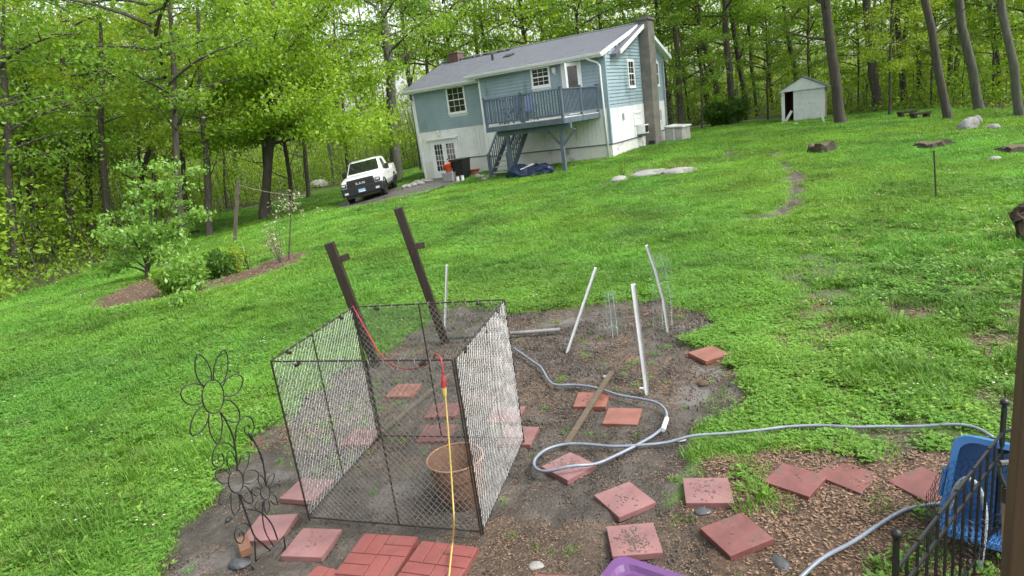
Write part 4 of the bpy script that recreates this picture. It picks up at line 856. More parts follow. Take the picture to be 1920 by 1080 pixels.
brick_paver((681, 989.5), (780, 995.7), 'brick patterned paver in front of the pen, left of the yellow cord', 1)
brick_paver((789.5, 1005), (893, 1017), 'brick patterned paver under the yellow cord', 2)
brick_paver((592.6, 1045), (689, 1067), 'brick patterned paver cut off by the bottom edge, left of the others', 3)
brick_paver((1000, 1062), (1055, 1064), 'brick patterned paver half buried at the bottom edge left of the purple lid', 4, .3)

# ------------------------------------------------------------------ hoses
HOSE = M('grey_hose', (0.17, 0.20, 0.24), 0.35, 0.2, 15); HOSEP = M('pale_hose', (0.36, 0.40, 0.44), 0.35, 0.2, 15)
def hose(px, r, lift=.0):
    return curve_pts([(*(g := W(x, y))[:2], max(groundz(g[0], g[1]), -.02) + r + lift) for x, y in px], 6)
hp = [(962, 655), (1000, 682), (1015, 693), (1030, 718), (1045, 726), (1080, 726), (1120, 732), (1160, 745), (1200, 752), (1232, 760), (1248, 775), (1250, 790), (1244, 805), (1225, 822), (1190, 842), (1150, 862), (1110, 880), (1060, 891), (1020, 891), (1003, 880), (1005, 865), (1025, 848), (1060, 838), (1100, 838), (1150, 842), (1200, 841), (1250, 835), (1300, 828), (1360, 822), (1420, 815), (1480, 806), (1540, 803), (1600, 806), (1660, 805), (1720, 805), (1790, 806), (1830, 812), (1862, 826)]
HOSE_PTS = pts = hose(hp, .0125, .032); pts = [(x, y, z + .045 * math.exp(-((x - .25) ** 2 + (y - 4.25) ** 2) / .03)) for x, y, z in pts]
ho = thing('garden_hose', 'grey garden hose looped on the mud and running into the grass', 'hose', (0, 0, 0)); mb = MB(); mb.tube(pts, .0125, 8); mb.build('tube', HOSE, ho, smooth=True)
a_, b_ = W(1250, 785, .03), W(1243, 806, .03); mb = MB(); mb.tube((tuple(a_), tuple(b_)), .02, 10); mb.build('coupling', M('white_coupling', (.75, .75, .73), .4), ho)
mb = MB(); mb.tube(hose([(1490, 1098), (1540, 1062), (1600, 1022), (1650, 988), (1700, 962), (1765, 946), (1810, 935)], .0125, .02), .0125, 8); tag(mb.build('garden_hose', HOSE, smooth=True), 'grey hose curving over the mulch towards the blue tote', 'hose')
q = [at(1778, 960, 3.05), at(1786, 934, 3.02), at(1792, 915, 3.0), at(1805, 900, 2.98), at(1818, 898, 2.96), at(1831, 908, 2.94), at(1842, 931, 2.92), at(1847, 957, 2.90), at(1847, 989, 2.88), at(1841, 1038, 2.86), at(1834, 1090, 2.84)]
mb = MB(); mb.tube(curve_pts(q, 6), .0125, 8); tag(mb.build('garden_hose', HOSEP, smooth=True), 'pale grey hose hung in an arch over the black iron fence', 'hose')

# ------------------------------------------------------------------ wooden posts, white stakes, boards
WOODP = M('wet_post_wood', (0.026, 0.017, 0.012), 0.5, 0.5, 5, 0.6, 14, stretch=(6, 6, .6), bdist=.01, dirt=((.22, .17, .12), 9, .70, (3, 3, .5)))
def lean_post(bp, tp, w, label, stub):
    b0 = W(*bp); t0 = at(*tp, b0[1] - .05); t = thing('wooden_post', label, 'post', (b0[0], b0[1], 0), 0, 'old wooden posts by the pen')
    d = Vector(tuple(t0 - b0)); mb = MB(); mb.bar((0, 0, -.1), tuple(d), w, w, up=(0, -1, 0)); mb.build('shaft', WOODP, t, bevel=.006)
    s0, s1 = at(*stub[0], b0[1] - .06) - b0, at(*stub[1], b0[1] - .02) - b0; mb = MB(); mb.bar(tuple(s0), tuple(s1), .04, .075); mb.build('cross_piece', WOODP, t, bevel=.003)
lean_post((706, 682), (617, 455), .10, 'shorter leaning wet wooden post at the far left corner of the pen', ((630, 489), (655, 480)))
lean_post((836, 637), (746, 390), .10, 'taller leaning wet wooden post behind the pen', ((772, 463), (796, 459)))
WPL = M('white_stake_paint', (0.74, 0.76, 0.76), 0.45, 0.12, 8, dirt=((.45, .44, .42), 12, .62))
def white_stake(pts, w, label, foot=None):
    b0 = W(*pts[0]); P = [Vector((b0[0], b0[1], -.05))] + [Vector(tuple(at(x, y, b0[1] - .02 * i))) for i, (x, y) in enumerate(pts)][1:]
    t = thing('white_stake', label, 'stake', (0, 0, 0), 0, 'thin white stakes in the mud'); mb = MB()
    for a, b in zip(P[:-1], P[1:]): mb.bar(a, b, w, .02, up=(0, -1, 0))
    mb.build('strip', WPL, t)
    mb = MB()
    for a, b in zip(P[:-1], P[1:]): o = Vector((w * .42, -.012, 0)); mb.bar(a + o, b + o, .006, .014, up=(0, -1, 0))
    mb.build('edge_lip', GALV, t)
    if foot: f0 = W(*foot); mb = MB(); mb.bar((f0[0], f0[1], .012), (b0[0] + .01, b0[1], .012), .02, .012); mb.build('foot', WPL, t)
white_stake([(833, 614), (838, 497)], .030, 'short upright white stake behind the taller wooden post')
white_stake([(1062, 655), (1117, 502)], .032, 'white stake leaning to the right, left of the three right stakes')
white_stake([(1213, 732), (1187, 533)], .042, 'nearest and widest white stake leaning left', foot=(1200, 730))
white_stake([(1252, 617), (1243, 560), (1228, 505), (1212, 460)], .030, 'bent white stake farthest right')
# wisps of netting by the stakes
NET = M('garden_netting', (0.38, 0.46, 0.44), 0.5, 0.2, 10)
def netting(px, w, label):
    t = thing('netting', label, 'netting', (0, 0, 0)); mb = MB(); b0 = W(*px[0]); P = [at(x, y, b0[1]) for x, y in px]
    for i in range(14):
        s = i / 13 - .5; mb.tube([(p[0] + s * w * (1 - .3 * k / len(P)), p[1] + .10 * math.sin(i * 1.1 + k), p[2]) for k, p in enumerate(P)], .0007, 3, cap=False)
    for k in range(30):
        f = k / 29 * (len(P) - 1); i0_ = min(int(f), len(P) - 2); p = P[i0_] * (1 - f + i0_) + P[i0_ + 1] * (f - i0_)
        mb.tube([(p[0] + (i / 9 - .5) * w * (1 - .25 * f / len(P)), p[1] + .10 * math.sin(i * 1.6 + f), p[2]) for i in range(10)], .0007, 3, cap=False)
    tag(mb.build('net_mesh', NET, t), kind='stuff')
netting([(1245, 612), (1246, 560), (1240, 510), (1232, 478)], .26, 'faint torn netting hanging from the bent white stake')
netting([(1150, 628), (1148, 590), (1144, 548)], .14, 'faint wisp of netting standing between the white stakes')
BOARD = M('weathered_board', (0.095, 0.072, 0.046), 0.75, 0.35, 6, 0.4, 30, stretch=(1, 8, 8))
a_, b_ = W(1147, 697, .06), W(1062, 832, .02); mb = MB(); mb.bar(tuple(a_), tuple(b_), .048, .025); tag(mb.build('board', BOARD, bevel=.003), 'narrow grey board lying across a paver by the hose', 'board')
a_, b_ = W(842, 634, .03), W(1050, 618, .03); mb = MB(); mb.tube((tuple(a_), tuple(a_ * .5 + b_ * .5), tuple(b_)), .026, 8); tag(mb.build('fallen_pole', M('grey_pole', (.13, .13, .125), .6, .3, 8), smooth=True), 'grey pole lying flat in the mud behind the pen', 'pole')
a_, b_ = W(820, 805, .03), W(1000, 640, .05); mb = MB(); a_, b_ = onz(702, 822, .03), onz(846, 700, .06); mb.bar(tuple(a_), tuple(b_), .035, .02); tag(mb.build('lath', BOARD), 'thin lath lying slantwise inside the pen', 'board')
# wood block, slates, brick bits
a_, b_ = W(455, 1012, .03), W(462, 1036, .03); mb = MB(); mb.bar(tuple(a_), tuple(b_), .075, .06); tag(mb.build('wood_block', M('brown_block', (.17, .085, .05), .7, .3, 8), bevel=.006), 'brown wooden block standing by the flower stake', 'block')
SLATE = M('dark_slate', (.055, .058, .062), .45, .4, 10, .5, 30)
for px, py, r, lab, mt in ((447, 1052, (.07, .05, .04), 'dark wet stone at the foot of the flower stake', SLATE), (1370, 768, (.045, .03, .02), 'dark stone lying alone on bare mud right of the hose', SLATE), (1275, 823, (.06, .035, .012), 'pale flat stone chip on the grey hose', STONE), (1318, 965, (.05, .035, .015), 'dark slate chip below the square paver', SLATE), (1465, 1055, (.04, .07, .015), 'dark slate sliver in mulch beside the curving hose', SLATE), (1318, 716, (.05, .04, .03), 'brown clod on the mud left of the far puddle', M('clod', (.08, .05, .035), .9)), (1005, 1052, (.05, .03, .015), 'grey stone chip above the half buried paver', STONE), (1134, 700, (.035, .03, .02), 'small stone beside the end of the grey board', STONE)):
    p = Wt(px, py); v_, f_ = blob((0, 0, r[2] * .5), r, px, 2, .35); mb = MB(); mb.add(v_, f_); o = mb.build('stone', mt); o.location = p; tag(o, lab, 'stone')

# ------------------------------------------------------------------ black wire flower stake
BLK = M('black_iron', (0.010, 0.010, 0.011), 0.42, 0.3, 20)
fb = W(505, 1040); fd = np.array([.66, .75, 0]); fn = np.cross(fd, [0, 0, 1.0])
def TP(px, py): d = ray(px, py); t = ((fb - EYE) @ fn) / (d @ fn); return tuple(EYE + d * t)
k5 = lambda P: [TP(320 + x / 4.5, 640 + y / 4.5) for x, y in P]
k6 = lambda P: [TP(340 + x / 4.154, 820 + y / 4.154) for x, y in P]
fl = thing('flower_stake', 'black wrought wire garden stake with three open petalled flowers', 'garden stake', (0, 0, 0))
def wire(pts, nm, r=.0042, closed=False):
    if closed: pts = pts + [pts[0]]
    mb = MB(); mb.tube(curve_pts(pts, 5), r, 6); return mb.build(nm, BLK, fl, smooth=True)
def ell(cx, cy, rx, ry): return [(cx + rx * math.cos(a), cy + ry * math.sin(a)) for a in np.linspace(0, 2 * math.pi, 17)[:-1]]
wire(k5(ell(357, 465, 92, 142)), 'flower_ring', closed=True); wire(k6(ell(425, 342, 58, 90)), 'flower_ring', closed=True); wire(k6(ell(655, 430, 37, 55)), 'flower_ring', .0036, closed=True)
for P in ([(345, 325), (340, 250), (310, 180), (270, 130), (235, 108), (212, 135), (205, 200), (215, 280), (245, 345), (283, 380)], [(360, 325), (362, 240), (385, 160), (415, 105), (450, 72), (475, 110), (484, 180), (475, 260), (455, 320), (425, 355)], [(440, 375), (470, 320), (520, 285), (570, 283), (608, 310), (600, 370), (565, 430), (520, 460), (455, 462)], [(450, 492), (500, 500), (545, 535), (575, 580), (583, 640), (570, 675), (520, 680), (470, 665), (440, 625), (420, 590)], [(325, 600), (318, 660), (325, 730), (345, 800), (385, 860), (410, 850), (428, 780), (435, 700), (430, 640), (418, 590)], [(270, 545), (220, 590), (185, 650), (168, 710), (165, 760), (185, 795), (230, 780), (280, 730), (312, 670), (325, 610)], [(275, 385), (250, 365), (190, 357), (130, 375), (95, 410), (85, 450), (110, 500), (150, 530), (205, 537), (260, 518)]): wire(k5(P), 'petal')
for P in ([(380, 268), (358, 200), (358, 130), (378, 105), (405, 130), (425, 190), (432, 250)], [(445, 215), (460, 165), (490, 128), (524, 113), (527, 160), (515, 220), (490, 265), (465, 285)], [(480, 320), (490, 280), (530, 258), (580, 262), (603, 290), (585, 330), (540, 360), (490, 360)], [(470, 400), (490, 380), (520, 400), (548, 450), (557, 510), (530, 515), (490, 490), (462, 440)], [(440, 432), (455, 490), (450, 560), (420, 605), (395, 570), (385, 500), (390, 450)], [(390, 425), (370, 480), (340, 515), (295, 518), (297, 470), (320, 410), (365, 380)], [(370, 355), (320, 360), (280, 330), (262, 285), (290, 250), (340, 255), (378, 290)], [(630, 385), (603, 350), (600, 310), (615, 295), (640, 320), (655, 360)], [(665, 365), (675, 325), (700, 290), (722, 280), (722, 310), (710, 345), (680, 378)], [(690, 400), (705, 375), (740, 362), (770, 375), (755, 400), (720, 425), (692, 425)], [(690, 455), (710, 445), (735, 465), (750, 520), (720, 520), (692, 490)], [(650, 485), (645, 540), (660, 592), (680, 570), (687, 530), (675, 485)], [(630, 475), (600, 490), (575, 530), (575, 555), (600, 552), (625, 530), (640, 490)], [(615, 445), (580, 455), (550, 430), (555, 400), (585, 392), (618, 405)]): wire(k6(P), 'petal', .0035)
wire(k5([(415, 590), (460, 660), (500, 740), (530, 820), (545, 900), (555, 990), (560, 1080)]) + k6([(435, 262)]), 'stem', .006); wire(k6([(450, 430), (480, 530), (520, 640), (570, 770), (640, 835), (690, 880)]), 'stem', .006)
wire(k5([(668, 785), (700, 840), (740, 910), (770, 1000)]) + k6([(600, 90), (630, 170), (650, 280), (658, 375)]), 'stem', .006); wire(k6([(640, 485), (632, 580), (640, 680), (665, 760), (722, 852)]), 'stem', .0045)
wire(k5([(545, 840), (550, 760), (565, 700), (600, 650), (640, 632), (680, 650), (702, 700), (700, 750), (675, 790), (640, 785), (622, 750), (630, 715), (655, 708), (668, 725)]), 'scroll'); wire(k5([(540, 910), (500, 870), (450, 853), (400, 870), (365, 920), (350, 980), (358, 1040), (400, 1062), (440, 1035), (450, 990), (430, 950), (405, 960), (400, 1000)]), 'scroll')
wire(k6([(545, 705), (510, 675), (470, 668), (430, 700), (413, 760), (430, 810), (465, 825), (488, 790), (480, 745), (455, 745), (450, 770)]), 'scroll', .004); wire(k6([(385, 640), (420, 610), (470, 575), (530, 562), (600, 575), (660, 620), (710, 690), (750, 795)]), 'scroll', .005)
mb = MB(); mb.tube(k6([(338, 675), (355, 650), (372, 632), (392, 620)]), [.002, .013, .013, .003], 6); mb.build('leaf_bud', BLK, fl); mb = MB(); mb.tube(k5([(655, 770), (668, 790), (685, 825), (692, 840)]), [.004, .011, .011, .004], 6); mb.build('leaf_bud', BLK, fl)
for P in ([(570, 770), (578, 970)], [(578, 970), (800, 770)], [(540, 995), (580, 965)], [(800, 770), (808, 865)], [(808, 865), (840, 960), (862, 1075), (880, 1150)], [(808, 865), (585, 1065)], [(540, 995), (585, 1065)], [(585, 1065), (592, 1150)]): wire(k6(P), 'base_bar', .0055)

# ------------------------------------------------------------------ lower right corner: tote, iron fence, shovel, post, purple tub
BLUE = M('blue_tote', (0.05, 0.165, 0.40), 0.32, 0.12, 4, 0.05, 30, dirt=((.12, .22, .38), 6, .62))
def tub(name, label, mat, L, Wd, Hh, taper, loc, rot, cat, lidmat=None):
    t = thing(name, label, cat, loc, 0, rot=rot); s = taper; mb = MB()
    def rr(l, w, z, r=.07):
        out = []
        for cx, cy, a0 in ((l / 2 - r, w / 2 - r, 0), (-l / 2 + r, w / 2 - r, 90), (-l / 2 + r, -w / 2 + r, 180), (l / 2 - r, -w / 2 + r, 270)):
            for k in range(5): a = math.radians(a0 + k * 22.5); out.append((cx + r * math.cos(a), cy + r * math.sin(a), z))
        return out
    rings = [rr(L * s - .02, Wd * s - .02, 0), rr(L * s, Wd * s, .015), rr(L * .95, Wd * .94, Hh * .72), rr(L * .975, Wd * .965, Hh * .73), rr(L, Wd, Hh - .035), rr(L + .05, Wd + .05, Hh - .03), rr(L + .05, Wd + .05, Hh), rr(L - .01, Wd - .01, Hh), rr(L * s - .03, Wd * s - .03, .02)]
    V_ = [p for r_ in rings for p in r_]; k = 20; F_ = [(i * k + j, i * k + (j + 1) % k, (i + 1) * k + (j + 1) % k, (i + 1) * k + j) for i in range(len(rings) - 1) for j in range(k)] + [tuple(range(k))[::-1], tuple(range((len(rings) - 1) * k, len(rings) * k))]
    mb.add(V_, F_); mb.build('body', mat, t, smooth=False)
    for sx in (-1, 1): mb = MB(); mb.box(min(sx * (L / 2 + .026), sx * (L / 2 + .045)), max(sx * (L / 2 + .026), sx * (L / 2 + .045)), -.08, .08, Hh - .06, Hh - .012); mb.build('grip', mat, t, bevel=.006)
    for sy in (-1, 1):
        for q in (-.28, 0, .28): mb = MB(); y0 = sy * (Wd * .49); mb.box(q * L - .012, q * L + .012, min(y0 - .012, y0 + .012), max(y0 - .012, y0 + .012), Hh - .10, Hh - .036); mb.build('rib', mat, t)
    if lidmat:
        mb = MB(); R_ = [rr(L + .06, Wd + .06, Hh + .001), rr(L + .06, Wd + .06, Hh + .03), rr(L + .045, Wd + .045, Hh + .04), rr(L - .04, Wd - .04, Hh + .041), rr(L - .07, Wd - .07, Hh + .018), rr(L - .10, Wd - .10, Hh + .014), rr(L - .16, Wd - .16, Hh + .03)]
        V_ = [p for r_ in R_ for p in r_]; F_ = [(i * k + j, i * k + (j + 1) % k, (i + 1) * k + (j + 1) % k, (i + 1) * k + j) for i in range(len(R_) - 1) for j in range(k)] + [tuple(range(k))[::-1], tuple(range((len(R_) - 1) * k, len(R_) * k))]
        mb.add(V_, F_); mb.build('lid', lidmat, t)
    return t
p = W(1850, 985)
tub('blue_tote', 'bright blue plastic tote tipped on its side behind the iron fence', BLUE, .78, .52, .42, .86, (p[0] + .22, p[1] + .02, .22), (math.radians(74), math.radians(8), math.radians(-33)), 'tote')
PURP = M('purple_plastic', (0.115, 0.045, 0.150), 0.38, 0.10, 4, 0.05, 40, dirt=((.26, .15, .28), 9, .66))
a_ = onz(1163, 1045, .42); e1 = onz(1100, 1082, .42) - a_; e2 = onz(1280, 1084, .42) - a_; an = math.atan2(e2[1], e2[0]); ex = np.array([math.cos(an), math.sin(an)]); ey = np.array([-math.sin(an), math.cos(an)])
cxy = a_[:2] + ex * (.31) - ey * .23 + 0.02 * ey - .02 * ex
tub('purple_tub', 'purple plastic storage tub with lid at the bottom edge', PURP, .60, .44, .38, .86, (cxy[0], cxy[1], -.01), (0, 0, an), 'tub', PURP)
# iron fence panel with ball finials
fp, np_ = onz(1884, 752, .88), onz(1681, 998, .88); fe = thing('iron_fence', 'black iron fence panel with round ball finials at the lower right corner', 'fence', (0, 0, 0))
for q, nm in ((fp, ''), (np_, '')):
    mb = MB(); mb.box(q[0] - .009, q[0] + .009, q[1] - .009, q[1] + .009, -.1, .85); po = mb.build('fence_post', BLK, fe); mb = MB(); mb.ball((q[0], q[1], .872), .021, 14); mb.build('ball_finial', BLK, po, smooth=True)
for z in (.70, .575, .12): mb = MB(); mb.bar((fp[0], fp[1], z), (np_[0], np_[1], z), .010, .016); mb.build('rail', BLK, fe)
for i in range(1, 12): t_ = i / 12; c_ = fp[:2] * (1 - t_) + np_[:2] * t_; mb = MB(); mb.box(c_[0] - .0045, c_[0] + .0045, c_[1] - .0045, c_[1] + .0045, .05, .70 if i % 2 else .715); mb.build('picket', BLK, fe)
d_ = np.array([.75, .15]); ep = fp[:2] + d_ * .55
for z in (.70, .575, .12): mb = MB(); mb.bar((fp[0], fp[1], z), (ep[0], ep[1], z), .010, .016); mb.build('rail', BLK, fe)
for i in range(1, 6): c_ = fp[:2] + d_ * .55 * i / 6; mb = MB(); mb.box(c_[0] - .0045, c_[0] + .0045, c_[1] - .0045, c_[1] + .0045, .05, .70); mb.build('picket', BLK, fe)
# chicken wire roll beside the fence
wr = thing('wire_roll', 'tangled roll of dark chicken wire between iron fence and post', 'wire roll', (0, 0, 0)); cw = at(1815, 1060, 2.72); mb = MB()
for i in range(46):
    a0 = i * 2 * math.pi / 46
    mb.tube([(cw[0] + .02 + (.20 + .012 * math.sin(5 * a0)) * math.cos(a0 + .07 * (j % 2)), cw[1] + (.20 + .012 * math.sin(5 * a0)) * math.sin(a0 + .07 * (j % 2)), .06 + j * .035 + .1 * math.cos(a0) * (j / 16)) for j in range(16)], .0014, 3, cap=False)
for j in range(16):
    mb.tube([(cw[0] + .02 + (.20 + .012 * math.sin(5 * a)) * math.cos(a), cw[1] + (.20 + .012 * math.sin(5 * a)) * math.sin(a), .06 + j * .035 + .1 * math.cos(a) * (j / 16) + .012 * math.sin(a * 23)) for a in np.linspace(0, 2 * math.pi, 60)], .0014, 3, cap=False)
tag(mb.build('wire_mesh', BLK, wr), kind='stuff')
# porch post and shovel
PO = M('porch_post_wood', (0.085, 0.046, 0.028), 0.6, 0.3, 3, 0.4, 12, stretch=(5, 5, .5), bdist=.006)
pp = at(1896, 900, 1.95); mb = MB(); mb.box(0, .10, -.05, .05, -.1, 2.35); o = mb.build('porch_post', PO, bevel=.006); o.location = (pp[0], pp[1], 0); o.rotation_euler = (0, 0, -.45); tag(o, 'brown wooden post at the lower right edge of the picture', 'post')
sv = thing('shovel', 'shovel with black D handle leaning by the brown porch post', 'shovel', (0, 0, 0))
S = lambda x, y, Y=2.30: tuple(at(x, y, Y)); GRIP = M('black_grip', (.035, .035, .036), .5)
mb = MB(); mb.tube([S(1874, 869), S(1903, 867)], .014, 8); mb.build('grip', GRIP, sv)
for P in ([S(1874, 869), S(1874, 885), S(1879, 900), S(1886, 914)], [S(1903, 867), S(1902, 885), S(1896, 900), S(1888, 914)]): mb = MB(); mb.tube(curve_pts(P, 4), .009, 6); mb.build('handle_fork', GRIP, sv, smooth=True)
mb = MB(); mb.tube([S(1887, 912), S(1886, 940, 2.31)], .018, 8); mb.build('ferrule', GRIP, sv); e_ = np.array(S(1885, 1080, 2.34)); s_ = np.array(S(1886, 936, 2.31)); f_ = s_ + (e_ - s_) * ((.14 - s_[2]) / (e_[2] - s_[2]))
mb = MB(); mb.tube([tuple(s_), tuple(f_)], .014, 8); mb.build('shaft', M('shaft_wood', (.30, .19, .11), .6, .2, 6), sv)
mb = MB(); mb.hexa([(f_[0] - .09, f_[1] - .01, .0), (f_[0] + .09, f_[1] - .01, .0), (f_[0] + .09, f_[1] + .01, .0), (f_[0] - .09, f_[1] + .01, .0), (f_[0] - .10, f_[1] - .01, .22), (f_[0] + .10, f_[1] - .01, .22), (f_[0] + .10, f_[1] + .01, .22), (f_[0] - .10, f_[1] + .01, .22)]); mb.build('blade', RUSTF, sv, bevel=.004)

# ------------------------------------------------------------------ vegetation
BARK = M('dark_bark', (0.075, 0.065, 0.053), 0.9, 0.45, 3, 0.8, 9, stretch=(3, 3, .5), bdist=.04); BARKG = M('grey_bark', (0.105, 0.105, 0.085), 0.9, 0.4, 3, 0.8, 9, stretch=(3, 3, .5), bdist=.04)
LEAF_A = leafmat('leaf_fresh', (0.13, 0.265, 0.022), (0.27, 0.42, 0.05), .52); LEAF_B = leafmat('leaf_mid', (0.11, 0.235, 0.024), (0.22, 0.37, 0.045), .52)
LEAF_Y = leafmat('leaf_yellow_green', (0.19, 0.31, 0.022), (0.34, 0.45, 0.055), .52); LEAF_D = leafmat('leaf_dark', (0.045, 0.115, 0.015), (0.10, 0.21, 0.03), .42)
LEAF_P = leafmat('leaf_pale', (0.135, 0.285, 0.045), (0.25, 0.43, 0.09), .45, .35, spec=.45)
def leaves(C, per, sig, size, rng, flat=.55, up=.6, asp=.55, droop=0.0, jit=.45):
    C = np.asarray(C, float); N = len(C) * per; P = np.repeat(C, per, 0); g = rng.normal(size=(N, 3)); sg = np.repeat(np.broadcast_to(np.asarray(sig, float), (len(C),)), per)[:, None]
    P = P + g * sg * np.array([1, 1, flat])
    nrm = rng.normal(size=(N, 3)) * np.array([1, 1, .7]) + np.array([0, 0, up]); nrm /= np.linalg.norm(nrm, axis=1, keepdims=True) + 1e-9
    t = rng.normal(size=(N, 3)) + np.array([0, 0, -droop]); t -= nrm * (t * nrm).sum(1, keepdims=True); t /= np.linalg.norm(t, axis=1, keepdims=True) + 1e-9
    b = np.cross(nrm, t); L = size * (1 + jit * rng.normal(size=(N, 1))).clip(.4, 1.8)
    return np.stack([P + t * L * .5, P + b * L * asp * .5 + t * L * .06, P - t * L * .5, P - b * L * asp * .5 + t * L * .06], 1)
def bez(a, b, bend, n=6):
    a = np.array(a, float); b = np.array(b, float); m_ = (a + b) / 2 + np.array(bend); return [tuple((1 - t) ** 2 * a + 2 * t * (1 - t) * m_ + t * t * b) for t in np.linspace(0, 1, n)]
def crown_proto(seed, R, Hc, nl, per, leaf, sig, low=.0, flat=.5, trunk=True):
    """branch mesh + leaf quads; origin at crown foot on the trunk axis"""
    rng = np.random.default_rng(seed); br = MB(); C = []
    for i in range(nl):
        t = low + (1 - low) * (i + rng.random()) / nl; z = Hc * t; az = i * 2.39996 + rng.normal() * .3; prof = math.sqrt(max(.05, 1 - (1.7 * t - .75) ** 2)) if t > .0 else .6
        L = R * prof * rng.uniform(.75, 1.1); e = np.array([math.cos(az) * L, math.sin(az) * L, z + L * rng.uniform(.05, .45)]); s = np.array([0, 0, z])
        pts = bez(s, e, (0, 0, L * rng.uniform(.0, .22))); r0 = .018 * L + .012; br.tube(pts, [r0 * (1 - .8 * k / 5) for k in range(6)], 5, cap=False)
        for j in range(int(4 + 3 * prof)):
            u = rng.uniform(.3, 1.0); k = min(int(u * 5), 4); p = np.array(pts[k]) * (1 - (u * 5 - k)) + np.array(pts[k + 1]) * (u * 5 - k); a2 = az + rng.normal() * .9; l2 = L * rng.uniform(.2, .42)
            q = p + np.array([math.cos(a2) * l2, math.sin(a2) * l2, l2 * rng.uniform(-.25, .3)]); br.tube(bez(p, q, (0, 0, .06 * l2), 4), [r0 * .35, r0 * .28, r0 * .2, .006], 4, cap=False)
            for w in (.45, .75, 1.0): C.append(p + (q - p) * w + rng.normal(size=3) * .1)
    return br, leaves(np.array(C), per, sig, leaf, rng, flat)
PROTO = []
for sd_, R_, H_, nl_, per_, lf_, sg_ in ((1, 4.6, 9, 20, 26, .165, .48), (2, 3.8, 10, 20, 25, .155, .44), (3, 5.2, 9, 20, 26, .17, .52), (4, 3.2, 8, 17, 27, .15, .42)):
    br, lv = crown_proto(sd_, R_, H_, nl_, per_, lf_, sg_); o1 = br.build('proto_limb', BARK); col.objects.unlink(o1)
    PROTO.append((o1.data, lv))
PM = {}
def proto_mesh(k, mat):
    if k not in PM: PM[k] = quads('crown', PROTO[k][1], mat, 'mesh')
    return PM[k]
_tr = random.Random(77)
def forest_tree(base, top, r, label, mat_l, k, zc, sc=1.0, bark=None, group=None, Y=None, name='tree', limbs=2):
    """base, top: pixels of the trunk's foot and of a point high on it; the crown starts zc metres up"""
    if Y is None: p = np.array(W(*base))
    else: p = at(*base, Y)
    p = np.array([p[0], p[1], float(H(p[0], p[1]))]); b2 = p.copy(); q = at(*top, p[1]); d = q - p; d = d / max(d[2], .5); hh_ = zc + 8 * sc
    rg = random.Random(int(base[0] * 7 + base[1]))
    t = thing(name, label, 'tree', tuple(p), 0, group)
    P = [(d[0] * z + rg.uniform(-.05, .05) * min(z, 4) * .7 * (z > 1), d[1] * z * .2 + rg.uniform(-.04, .04) * min(z, 4) * (z > 1), z) for z in (-.4, .0, .25, .8, 2.0, 4.0, 6.5, 9.0, hh_)]
    R_ = [r * f for f in (1.55, 1.4, 1.15, 1.02, 1.0, .93, .82, .68, .2)]
    mb = MB(); mb.tube(P, R_, 9, cap=False); mb.build('trunk', bark or BARK, t, smooth=True)
    for i in range(limbs):
        z = zc * rg.uniform(.45, 1.0); a = rg.uniform(0, 6.28); L = rg.uniform(1.5, 3.5); mb = MB(); s = (d[0] * z, d[1] * z * .2, z)
        mb.tube(bez(s, (s[0] + L * math.cos(a), s[1] + L * math.sin(a), z + L * rg.uniform(.4, 1.1)), (0, 0, -.15 * L)), [r * .3, r * .25, r * .2, r * .14, r * .08, .01], 5, cap=False); mb.build('limb', bark or BARK, t)
    o = link('crown', proto_mesh(k, mat_l), t); o.location = (d[0] * zc, d[1] * zc * .2, zc); o.rotation_euler = (0, 0, rg.uniform(0, 6.28)); o.scale = (sc, sc, sc * rg.uniform(.9, 1.1))
    o.material_slots[0].link = 'OBJECT'; o.material_slots[0].material = mat_l
    o2 = link('crown_branches', PROTO[k][0], o)
    return t
# right of the house and behind the shed
forest_tree((1576, 233), (1545, 0), .25, 'massive dark trunked tree standing right of the white shed', LEAF_B, 2, 8.5, 1.0, limbs=3)
forest_tree((1778, 225), (1735, 0), .16, 'dark leaning tree trunk left of the large pale boulder', LEAF_Y, 1, 7.5)
forest_tree((1836, 208), (1800, 0), .20, 'grey lichen barked trunk right behind the large pale boulder', LEAF_B, 0, 9, bark=BARKG)
forest_tree((1912, 219), (1880, 0), .15, 'grey leaning trunk at the far right edge of the lawn', LEAF_A, 3, 8, bark=BARKG)
forest_tree((1402, 223), (1373, 20), .22, 'slender dark trunk just right of the round green bush', LEAF_A, 1, 7)
forest_tree((1420, 219), (1402, 40), .14, 'thin trunk second to the right of the round green bush', LEAF_A, 3, 6)
forest_tree((1372, 200), (1357, 10), .26, 'tall dark trunk rising straight behind the round green bush', LEAF_A, 0, 7, Y=50)
forest_tree((1355, 200), (1308, 20), .24, 'trunk slanting left behind the round green bush', LEAF_B, 2, 7, Y=52)
forest_tree((1275, 200), (1262, 20), .24, 'dark trunk at the right end of the house', LEAF_A, 3, 6, Y=50)
forest_tree((1648, 212), (1625, 0), .28, 'thick old trunk with torn base right of the massive shed tree', LEAF_Y, 0, 6.5, Y=42)
forest_tree((1697, 200), (1680, 0), .20, 'thin dark trunk behind the low plank bench', LEAF_B, 1, 6, Y=44)
forest_tree((1727, 195), (1712, 0), .18, 'thin dark trunk left of the dark leaning tree', LEAF_A, 3, 6, Y=46)
forest_tree((1875, 195), (1855, 0), .17, 'thin trunk between the two grey barked trunks at right', LEAF_A, 1, 6, Y=42)
forest_tree((1500, 190), (1470, 0), .22, 'trunk rising directly behind the white shed', LEAF_A, 2, 5.5, Y=56)
